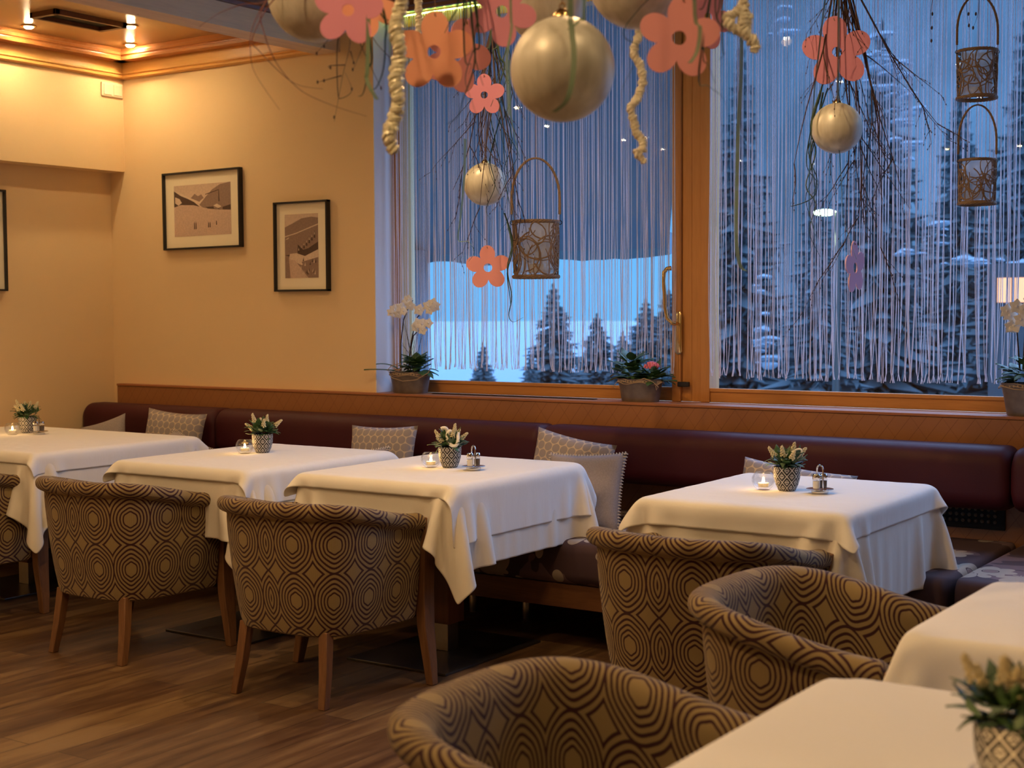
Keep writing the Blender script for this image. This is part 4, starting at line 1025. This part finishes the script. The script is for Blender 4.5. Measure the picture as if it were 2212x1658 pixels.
#@@HANGING
# ================================================================ HANGING DECORATIONS
def cord_up(r, x, y, z, mat='cord', rad=.0012, top=3.08):
    MB().tube([(x, y, z), (x, y, top-r.location.z)], rad, 5).build('cord', mat, r)
def bauble(px, py, d, rad, label):
    p = at(px, py, d); top = 3.08
    r = empty('bauble', tuple(p), label, 'bauble', group='pearly hanging baubles')
    MB().ball((0, 0, 0), rad, 48, 32).build('globe', 'pearl', r)
    MB().lathe([(.0001, rad*1.16), (rad*.07, rad*1.15), (rad*.17, rad*1.06), (rad*.19, rad*.985), (rad*.15, rad*.96)], 20).build('cap', 'brass', r)
    MB().tube([(rad*.06*math.cos(2*PI*i/10), 0, rad*1.2+rad*.06*math.sin(2*PI*i/10)) for i in range(11)], rad*.015, 6).build('hook', 'brass', r)
    cord_up(r, 0, 0, rad*1.22, 'redtwig' if d < 4 else 'cord'); return r
bauble(1215, 150, 2.75, .1, 'largest pearly gold bauble hanging in the centre foreground')
bauble(680, -12, 3.2, .105, 'big pearly bauble behind the pink felt flower, top left')
bauble(1375, -42, 3.0, .1, 'pearly bauble at the top edge, mostly cut off, right of the largest')
bauble(1180, 8, 3.6, .1, 'pearly bauble hidden behind the largest one at the top edge')
bauble(1048, 398, 5.9, .088, 'small pearly bauble beside the wicker lantern in the left window')
bauble(1808, 277, 4.9, .086, 'small pearly bauble below the pink flower in the right window')

def felt_flower(px, py, d, rad, mat, label, yaw=0, roll=0, hole=.17, back=None):
    p = at(px, py, d); r = empty('felt_flower', tuple(p), label, 'felt flower', group='five petalled felt flowers')
    n = 120; out = []
    cdist, er, et = .60, .40, .345
    for i in range(n):
        th = 2*PI*i/n; best = .36
        for k in range(5):
            a = th-(PI/2+2*PI*k/5); dx, dy = math.cos(a), math.sin(a)
            if dx <= 0: continue
            A_ = dx*dx/er**2+dy*dy/et**2; B_ = -2*dx*cdist/er**2; C_ = cdist**2/er**2-1; D_ = B_*B_-4*A_*C_
            if D_ > 0: best = max(best, (-B_+math.sqrt(D_))/(2*A_))
        out.append((best*rad*math.cos(th), best*rad*math.sin(th)))
    t_ = .002; mb = MB(); vs = []
    for yy in (-t_, t_):
        vs += [(x, yy, z) for x, z in out]+[(hole*rad*math.cos(2*PI*i/n), yy, hole*rad*math.sin(2*PI*i/n)) for i in range(n)]
    fs = []
    for i in range(n):
        j = (i+1) % n; fs += [(i, j, n+j, n+i), (2*n+i, 3*n+i, 3*n+j, 2*n+j), (i, 2*n+i, 2*n+j, j), (n+i, n+j, 3*n+j, 3*n+i)]
    mb.add(vs, fs); o_ = mb.build('petals', mat, r, smooth=False)
    MB().tube([(0, 0, rad*.97), (0, -.003, rad*.9), (.002, -.004, rad*.86)], .0014, 5).build('tie', 'cord', r)
    r.rotation_euler = (0, R(roll), R(34+yaw))
    # cord hangs straight up from the flower tip
    tip = Matrix.Rotation(R(roll), 3, 'Y') @ Vector((0, 0, rad*.95))
    L_ = 3.08-(p.z+tip.z)
    inv = (Matrix.Rotation(R(34+yaw), 3, 'Z') @ Matrix.Rotation(R(roll), 3, 'Y')).inverted()
    up = inv @ Vector((0, 0, L_)); MB().tube([(0, 0, rad*.95), tuple(Vector((0, 0, rad*.95))+up)], .0009, 4).build('cord', 'cord', r)
    return r
felt_flower(752, 22, 2.9, .072, 'pinkfelt', 'pink felt flower in front of the top left bauble', 0, 8)
felt_flower(795, 8, 3.0, .072, 'orangefelt', 'orange felt flower peeking out behind the pink one, top left', 10, 40)
felt_flower(938, 112, 3.2, .090, 'orangefelt', 'large orange felt flower near the top of the left window', -8, 2)
felt_flower(985, 118, 3.7, .098, 'coralfelt', 'darker orange felt flower behind the large orange one', 25, 20)
felt_flower(1084, 25, 3.1, .076, 'pinkfelt', 'dusky pink felt flower at the top edge left of the largest bauble', 0, 30)
felt_flower(1046, 205, 4.6, .067, 'pinkfelt', 'small pink felt flower above the small bauble, left window', 0, 0)
felt_flower(1467, 82, 2.9, .084, 'coralfelt', 'large coral felt flower overlapping the window post', 0, 6)
felt_flower(1530, 38, 3.6, .078, 'pinkfelt', 'pink felt flower half hidden behind the coral one', 30, 24)
felt_flower(1808, 112, 4.9, .121, 'pinkfelt', 'pink felt flower above the bauble in the right window', 0, -6, .14)
felt_flower(1054, 578, 5.9, .092, 'coralfelt', 'coral felt flower hanging lowest in the left window', 0, -2, .19)
felt_flower(1847, 578, 4.95, .092, 'lilacfelt', 'lilac felt flower turned half sideways, hanging lowest in the right window', 56, -7, .2)

# corkscrew rope garlands
def corkscrew(pts, rad, d, mat, label, seed, amp=5, turn=26):
    rd = random.Random(seed); P = [at(x, y, d) for x, y in pts]
    dense = []; 
    for i in range(len(P)-1):
        n = max(2, int((P[i+1]-P[i]).length/.004))
        for k in range(n): dense.append(P[i].lerp(P[i+1], k/n))
    dense.append(P[-1]); L0 = dense[0]
    Q = []; rr = []
    for i, p in enumerate(dense):
        a = i*2*PI/turn; Q.append(p-L0+Vector((math.cos(a), math.sin(a), 0))*rad*.25)
        rr.append(rad*(.70+.34*abs(math.sin(i*PI/2.7+1.1*math.sin(i*.37)))**.7*rd.uniform(.85, 1.1)*(1 if i < len(dense)-6 else (len(dense)-i)/7)))
    mb = MB(); mb.tube(Q, [x*.72 for x in rr], 9)
    for st in (0, 1):       # strands wound around the core
        hp = []; hr = []; n = len(Q)
        for i in range(n-1):
            for k in range(5):
                t = k/5; c = Q[i].lerp(Q[i+1], t); tg = (Q[min(n-1, i+2)]-Q[max(0, i-1)]).normalized(); e1 = tg.cross(Vector((.3, 1, .1))).normalized(); e2 = tg.cross(e1)
                ph = (i+t)*.004/(rad*1.25)*2*PI+st*PI; rr_ = rr[i]*.62; hp.append(c+(e1*math.cos(ph)+e2*math.sin(ph))*rr_); hr.append(rr[i]*(.36+.10*math.sin((i+t)*1.3+st)))
        mb.tube(hp, hr, 6)
    o_ = mb.build('cork_garland', mat); o_.location = L0; return tag(o_, label, 'garland', 'twisted rope garlands')
corkscrew(((852, -460), (862, -150), (863, 0), (858, 80), (860, 150), (858, 210), (852, 260), (845, 300), (848, 332)), .0165, 2.9, 'corkgold', 'thick golden cream twisted garland hanging at the left edge of the window', 1)
corkscrew(((905, -500), (908, -60), (905, 30), (902, 75)), .011, 3.6, 'cork', 'short cream twisted garland behind the orange flower', 2)
corkscrew(((1375, -430), (1378, 40), (1378, 75), (1370, 115), (1384, 140), (1386, 185), (1380, 212), (1364, 232), (1366, 262), (1372, 285), (1390, 302), (1392, 322), (1376, 330), (1390, 352)), .0112, 3.3, 'cork', 'thin cream curly garland left of the window post', 3)
corkscrew(((1600, -480), (1602, -10), (1608, 12), (1590, 30), (1572, 38), (1580, 60), (1600, 68), (1618, 40), (1612, 22), (1604, 60), (1612, 80), (1632, 95), (1630, 112)), .013, 2.9, 'cork', 'knotted cream twisted garland right of the coral flower', 4)

# twig and grass arrangements
def branchy(mb, p, d, L, r0, rd, depth, budget, drop=.25):
    pts = [p]; q = Vector(p); dd = Vector(d).normalized(); n = 7
    for i in range(n):
        dd = (dd+Vector((rd.uniform(-.13, .13), rd.uniform(-.13, .13), rd.uniform(-.12, .06)-.02))).normalized(); q = q+dd*L/n; pts.append(q.copy())
        if depth and rd.random() < .62:
            sd = (dd+Vector((rd.uniform(-.8, .8), rd.uniform(-.8, .8), rd.uniform(-.3, .2)))).normalized(); branchy(mb, q.copy(), sd, L*rd.uniform(.25, .5)*(1-i/n*.4), r0*.5, rd, depth-1, budget)
    mb.tube(pts, [r0*(1-.75*i/n) for i in range(n+1)], 5)
    if depth == 0:
        for k in (3, 6): mb.ball(pts[k], r0*1.5+.0004, 5, 4, 1.6)
def strand(mb, pts, r0, d=None, flat=1.0):
    P = [Vector(p) for p in pts]; Q = []
    for i in range(len(P)-1):
        p0 = P[max(0, i-1)]; p1 = P[i]; p2 = P[i+1]; p3 = P[min(len(P)-1, i+2)]
        for k in range(5):
            t = k/5; Q.append(.5*((2*p1)+(p2-p0)*t+(2*p0-5*p1+4*p2-p3)*t*t+(3*p1-p0-3*p2+p3)*t*t*t))
    Q.append(P[-1]); n = len(Q); mb.tube(Q, [r0*(1-.8*i/(n-1)) for i in range(n)], 5, flat=flat)
# (1) foreground twigs at top left
o0 = at(740, -250, 3.0); r1 = empty('twig_bunch', tuple(o0), 'bunch of thin bare twigs and grasses at the top left', 'twigs')
tm = MB(); P_ = lambda l, d: [at(x, y, d)-o0 for x, y in l]
for l, d in (([(740, -250), (640, -60), (580, -5), (545, 60), (541, 110), (552, 160), (604, 237)], 3.0), ([(740, -250), (620, -40), (575, 20), (545, 85), (560, 110), (615, 165), (650, 185), (698, 192)], 3.05),
             ([(740, -250), (650, -90), (568, 15), (572, 75), (600, 140), (650, 195), (720, 228), (792, 251)], 2.95), ([(740, -250), (600, -20), (520, 10), (470, 30), (430, 58)], 3.1)): strand(tm, P_(l, d), .0019)
tm.build('twig', 'redtwig', r1)
tm = MB()
for l in ([(740, -250), (730, -20), (757, 75), (740, 165), (722, 262)], [(757, 75), (735, 60), (682, 117)], [(745, 140), (712, 142), (712, 148)], [(738, 163), (684, 178)], [(735, 50), (728, 110), (730, 200), (738, 212), (760, 195), (745, 155)], [(740, -250), (800, 10), (805, 80), (865, 145), (880, 152)], [(800, 60), (780, 110), (762, 152)], [(770, 75), (790, 120), (825, 195)], [(757, 110), (765, 137)]): strand(tm, P_(l, 3.2), .0017)
tm.build('twig', 'twig', r1)
rd = random.Random(9); bd_ = MB()
for x, y in ((722, 253), (686, 177), (714, 146), (762, 150), (760, 192), (823, 190), (684, 115), (700, 100), (764, 135), (700, 174)): bd_.ball(at(x, y, 3.2)-o0, .0022, 6, 5, 2)
bd_.build('bud', 'twig', r1)
gm = MB()
for l in ([(740, -250), (826, 15), (832, 90), (828, 150), (812, 190), (798, 188)], [(740, -250), (815, 10), (840, 45), (828, 60)], [(740, -250), (800, 90), (795, 150), (785, 200), (774, 208)]): strand(gm, P_(l, 3.0), .0042, flat=.25)
gm.build('grass', 'grass', r1)
MB().tube([(0, 0, -.02), (0, 0, 3.08-o0.z)], .002, 5).build('cord', 'cord', r1)
# (2) grasses by the orange flowers
def tuft(name, px, py, d, lists, mat, label, rad=.004, flat=.3):
    o0 = at(px, py, d); r = empty(name, tuple(o0), label, 'dried grass', group='dark green dried grass tufts')
    g = MB()
    for l in lists: strand(g, [Vector((0, 0, 0))]+[at(x, y, d)-o0 for x, y in l], rad, flat=flat)
    g.build('grass', mat, r); MB().tube([(0, 0, -.01), (0, 0, 3.08-o0.z)], .0015, 5).build('cord', 'cord', r); return r
tuft('grass_tuft', 1000, -160, 3.05, [[(990, 0), (975, 40), (960, 72)], [(1006, 20), (1005, 50), (998, 66)], [(1022, 70), (1026, 120), (1020, 160), (1000, 215), (990, 250), (965, 268)], [(1024, 100), (1030, 140), (1044, 185)], [(1035, 80), (1022, 110), (1005, 170), (1020, 220), (1032, 258)], [(1003, 112), (1018, 138), (1012, 160)], [(1030, 20), (1028, 60), (1024, 90)], [(1028, 30), (1040, 60), (1046, 80)]], 'grass', 'dark green grass tuft hanging in front of the orange flowers')
tuft('grass_tuft', 1560, -160, 2.9, [[(1555, 0), (1550, 40), (1580, 75)], [(1525, 0), (1510, 20)], [(1545, 10), (1560, 60), (1600, 80)], [(1600, 0), (1605, 35), (1626, 68)], [(1520, 100), (1530, 140), (1545, 180)], [(1510, 150), (1530, 185), (1560, 208), (1572, 240)], [(1560, 90), (1565, 115), (1552, 130)], [(1355, 50), (1380, 100), (1375, 130), (1345, 190), (1343, 240)]], 'grass', 'dark green grass tuft hanging beside the knotted garland')
tuft('grass_tuft', 1060, -120, 4.6, [[(1060, 0), (1070, 60), (1092, 70), (1095, 100), (1080, 150), (1070, 200)], [(1060, 80), (1050, 110), (1045, 160)], [(1075, 100), (1090, 140), (1075, 190), (1060, 230)], [(1082, 75), (1065, 110), (1078, 140)], [(1055, 40), (1080, 60), (1100, 55)]], 'grass', 'dark curled vine ring above the small pink flower', .005, 1)
# (3) willow branch with vines over the small bauble, left window
def arrangement(px, py, d, label, seed, ends, vines, scale=1.0, ribs=()):
    o0 = at(px, py, d); r = empty('branch_decoration', tuple(o0), label, 'branches', group='hanging branch decorations'); rd = random.Random(seed)
    tw = MB()
    for (x, y) in ends:
        e = at(x, y, d+rd.uniform(-.08, .08))-o0; branchy(tw, Vector((0, 0, 0)), e.normalized()+Vector((0, 0, 0)), e.length, .0042*scale, rd, 2, 0)
    tw.build('branch', 'twig', r)
    g = MB()
    for l in vines: strand(g, [at(x+rd.uniform(-4, 4), y, d+rd.uniform(-.05, .05))-o0 for x, y in l], .0036*scale, flat=.6)
    g.build('vine', 'grass', r)
    for l in ribs:
        b_ = MB(); Q = [at(x, y, d-.08)-o0 for x, y in l]
        st_ = MB(); strand(st_, Q, .009*scale, flat=.12); st_.build('ribbon', 'ribbon', r)
    MB().tube([(0, 0, 0), (0, 0, 3.08-o0.z)], .002, 5).build('cord', 'cord', r)
    return r
arrangement(1062, 60, 5.75, 'twig and vine bunch above the small bauble in the left window', 4,
    [(1035, 330), (1060, 420), (1020, 450), (1075, 470), (1090, 360), (1005, 300), (1062, 300), (1085, 450)],
    [[(1062, 60), (1075, 180), (1090, 260), (1085, 330), (1100, 400), (1085, 480)], [(1062, 60), (1085, 150), (1110, 200), (1078, 280), (1095, 350), (1078, 430)], [(1062, 60), (1100, 120), (1075, 250), (1115, 330), (1095, 390), (1110, 470), (1090, 500)],
     [(1062, 60), (1060, 220), (1070, 300), (1090, 380), (1100, 460), (1075, 500)], [(1080, 250), (1060, 340), (1070, 400), (1052, 450), (1058, 476)], [(1090, 460), (1105, 520), (1095, 580), (1103, 640), (1095, 680), (1110, 695), (1128, 685)], [(1100, 480), (1110, 540), (1092, 590), (1104, 650), (1098, 672)],
     [(1075, 200), (1110, 300), (1090, 370), (1112, 440)], [(1070, 300), (1060, 360), (1080, 420)]],
    ribs=([(1005, 300), (1003, 380), (995, 470), (990, 518), (1012, 522), (1024, 545), (1012, 565)], [(1100, 130), (1104, 250), (1122, 340)]))
arrangement(1815, -90, 4.95, 'tall branch and vine bunch behind the bauble in the right window', 12,
    [(1790, 220), (1835, 330), (1900, 470), (1940, 330), (1985, 390), (1970, 300), (1895, 540), (1800, 420), (1750, 400), (1870, 520), (1925, 420)],
    [[(1815, -90), (1780, 180), (1760, 250), (1745, 320), (1755, 380), (1740, 430), (1756, 500), (1752, 545)], [(1775, 180), (1755, 270), (1765, 330), (1740, 400), (1762, 440), (1745, 500), (1775, 555)], [(1770, 200), (1750, 300), (1742, 360), (1765, 400), (1752, 460), (1760, 530)],
     [(1770, 220), (1762, 300), (1748, 350), (1758, 420), (1715, 445), (1712, 436)], [(1780, 200), (1765, 260), (1752, 340), (1768, 390), (1748, 430)], [(1790, 190), (1758, 280), (1748, 330), (1762, 380)]], 1.05,
    ribs=([(1812, -60), (1812, 120), (1810, 260), (1818, 400), (1822, 470), (1850, 560)], [(1790, -60), (1770, 100), (1755, 250), (1748, 440), (1765, 520)]))
# upright willow twigs behind the upper right lantern
wt = at(2095, -150, 5.0); ww = empty('willow_twig', tuple(wt), 'thin budded willow twigs behind the upper right wicker lantern', 'twigs'); m_ = MB()
for l in ([(2095, -150), (2088, 0), (2093, 60)], [(2095, -150), (2115, 0), (2102, 62)], [(2060, -150), (2014, 0), (2012, 92)]): strand(m_, [at(x, y, 5.0)-wt for x, y in l], .0016)
for x, y in ((2093, 55), (2092, 30), (2102, 60), (2108, 30), (2012, 88), (2013, 60), (2014, 30)): m_.ball(at(x, y, 5.0)-wt, .0038, 6, 5, 1.8)
m_.build('twig', 'twig', ww)
MB().tube([(0, 0, 0), (0, 0, 3.08-wt.z)], .0015, 5).build('cord', 'cord', ww)
# gauze ribbons in the foreground
def ribbon(lst, d, wd, label):
    o0 = at(*lst[0], d); P = [at(x, y, d)-o0 for x, y in lst]; mb = MB(); Q = []
    for i in range(len(P)-1):
        p0 = P[max(0, i-1)]; p1 = P[i]; p2 = P[i+1]; p3 = P[min(len(P)-1, i+2)]
        for k in range(6):
            t = k/6; Q.append(.5*((2*p1)+(p2-p0)*t+(2*p0-5*p1+4*p2-p3)*t*t+(3*p1-p0-3*p2+p3)*t*t*t))
    Q.append(P[-1]); n = len(Q); sd = Vector((math.cos(R(34)), math.sin(R(34)), 0)); rings = []
    for i, q in enumerate(Q):
        a = .35*math.sin(i*.25); s2 = (Matrix.Rotation(a, 3, 'Z') @ sd)*wd/2; nn = Vector((-s2.y, s2.x, 0)).normalized()*.0002
        rings.append([q-s2+nn, q+s2+nn, q+s2-nn, q-s2-nn])
    mb.loft(rings); o_ = mb.build('gauze_ribbon', 'ribbon'); o_.location = o0; return tag(o_, label, 'ribbon', 'pale green gauze ribbons')
ribbon([(1234, -430), (1232, 0), (1235, 60), (1240, 120), (1235, 180), (1222, 220), (1196, 242)], 2.6, .0105, 'pale green ribbon trailing over the largest bauble')
ribbon([(1262, -430), (1262, 0), (1255, 40), (1228, 64)], 2.62, .007, 'short grey green ribbon curling onto the largest bauble')
ribbon([(1508, -430), (1500, 0), (1512, 60), (1506, 110), (1490, 136)], 2.7, .008, 'pale ribbon crossing the large coral flower')
ribbon([(800, -430), (795, 100), (792, 170), (815, 215)], 2.9, .0085, 'pale green ribbon beside the thick golden garland')
ribbon([(1604, -430), (1602, 100), (1594, 300), (1590, 500), (1598, 570), (1612, 585)], 4.2, .011, 'long pale ribbon hanging just right of the window post')
ribbon([(1100, -430), (1103, 0), (1105, 60), (1095, 130), (1100, 250)], 2.9, .0055, 'narrow pale ribbon in front of the dusky pink flower')

# wicker lanterns
def lantern(px, ptop, pbot, d, label, seed, ptip):
    pt = at(px, ptop, d); pb_ = at(px, pbot, d); h = pt.z-pb_.z; rad = h*.40; rd = random.Random(seed)
    r = empty('wicker_lantern', tuple(pb_), label, 'lantern', group='wicker candle lanterns', rz=R(34))
    wk = MB()
    def cyl(a, z): 
        rr = rad*(1-.05*z/h*(-1)); return (rr*math.cos(a), rr*math.sin(a), z)
    for i in range(66):
        a0 = rd.uniform(0, 2*PI); z0 = rd.uniform(.1, .9)*h; ra = rd.uniform(.35, .95); rz_ = rd.uniform(.15, .42)*h; ph = rd.uniform(0, 6); arc = rd.uniform(2.5, 5.5); pts = []
        for k in range(15):
            t = ph+arc*k/14; z = min(h*.99, max(.01, z0+rz_*math.sin(t))); pts.append(cyl(a0+ra*math.cos(t), z))
        wk.tube(pts, h*rd.uniform(.009, .016), 5)
    wk.build('wicker_mesh', 'wicker', r)
    for z in (0, h):
        rm = MB()
        for k in range(4):
            pts = []
            for i in range(61):
                t = 2*PI*i/60; tw_ = t*9+k*PI/2; rr = rad*1.01+h*.018*math.cos(tw_); pts.append((rr*math.cos(t), rr*math.sin(t), z+h*.022*math.sin(tw_)+(h*.02 if z == 0 else 0)))
            rm.tube(pts, h*.017, 5)
        rm.build('rim', 'wicker', r)
    MB().lathe([(.0001, .015), (rad*.80, .015), (rad*.82, .03), (rad*.82, h*1.0), (rad*.86, h*1.03), (rad*.83, h*1.03), (rad*.79, h*.99), (rad*.79, .03), (rad*.77, .022), (.0001, .022)], 32).build('glass_jar', 'frost', r)
    MB().lathe([(.0001, .023), (rad*.35, .023), (rad*.35, h*.25), (.0001, h*.25)], 20).build('candle', 'wax', r)
    hd = MB(); H_ = at(px, ptip, d).z-pb_.z; ring_r = h*.035; hb = h*1.14
    for k in range(4):
        pts = []
        for i in range(33):
            t = i/32
            if t < .15: x, z = -rad*1.08, hb+(H_-hb)*.45*t/.15*.6
            elif t > .85: x, z = rad*1.08, hb+(H_-hb)*.45*(1-t)/.15*.6
            else: a = PI*(t-.15)/.7; x = -rad*1.08*math.cos(a); z = hb+(H_-hb)*.27+(H_-hb)*.73*math.sin(a)
            tw_ = t*40+k*PI/2; pts.append((x+h*.012*math.cos(tw_), h*.012*math.sin(tw_), z))
        hd.tube(pts, h*.017, 5)
    hd.build('handle', 'wicker', r)
    for sx_ in (-1, 1):
        g = MB(); g.tube([(sx_*rad*1.08+ring_r*math.cos(2*PI*i/12), 0, h*.99+ring_r*math.sin(2*PI*i/12)) for i in range(13)], h*.008, 6)
        g.tube([(sx_*rad*1.08, 0, h*1.02), (sx_*rad*1.08, 0, hb+.01)], h*.007, 5); g.build('hook_ring', 'black', r)
    MB().tube([(0, 0, H_), (0, 0, 3.08-pb_.z)], .001, 4).build('cord', 'cord', r)
    return r
lantern(1158, 480, 600, 6.1, 'wicker lantern with arched handle in the left window', 1, 343)
lantern(2110, 112, 214, 5.3, 'upper wicker lantern in the right window', 2, -8)
lantern(2110, 347, 442, 5.3, 'lower wicker lantern in the right window, directly below another', 3, 228)
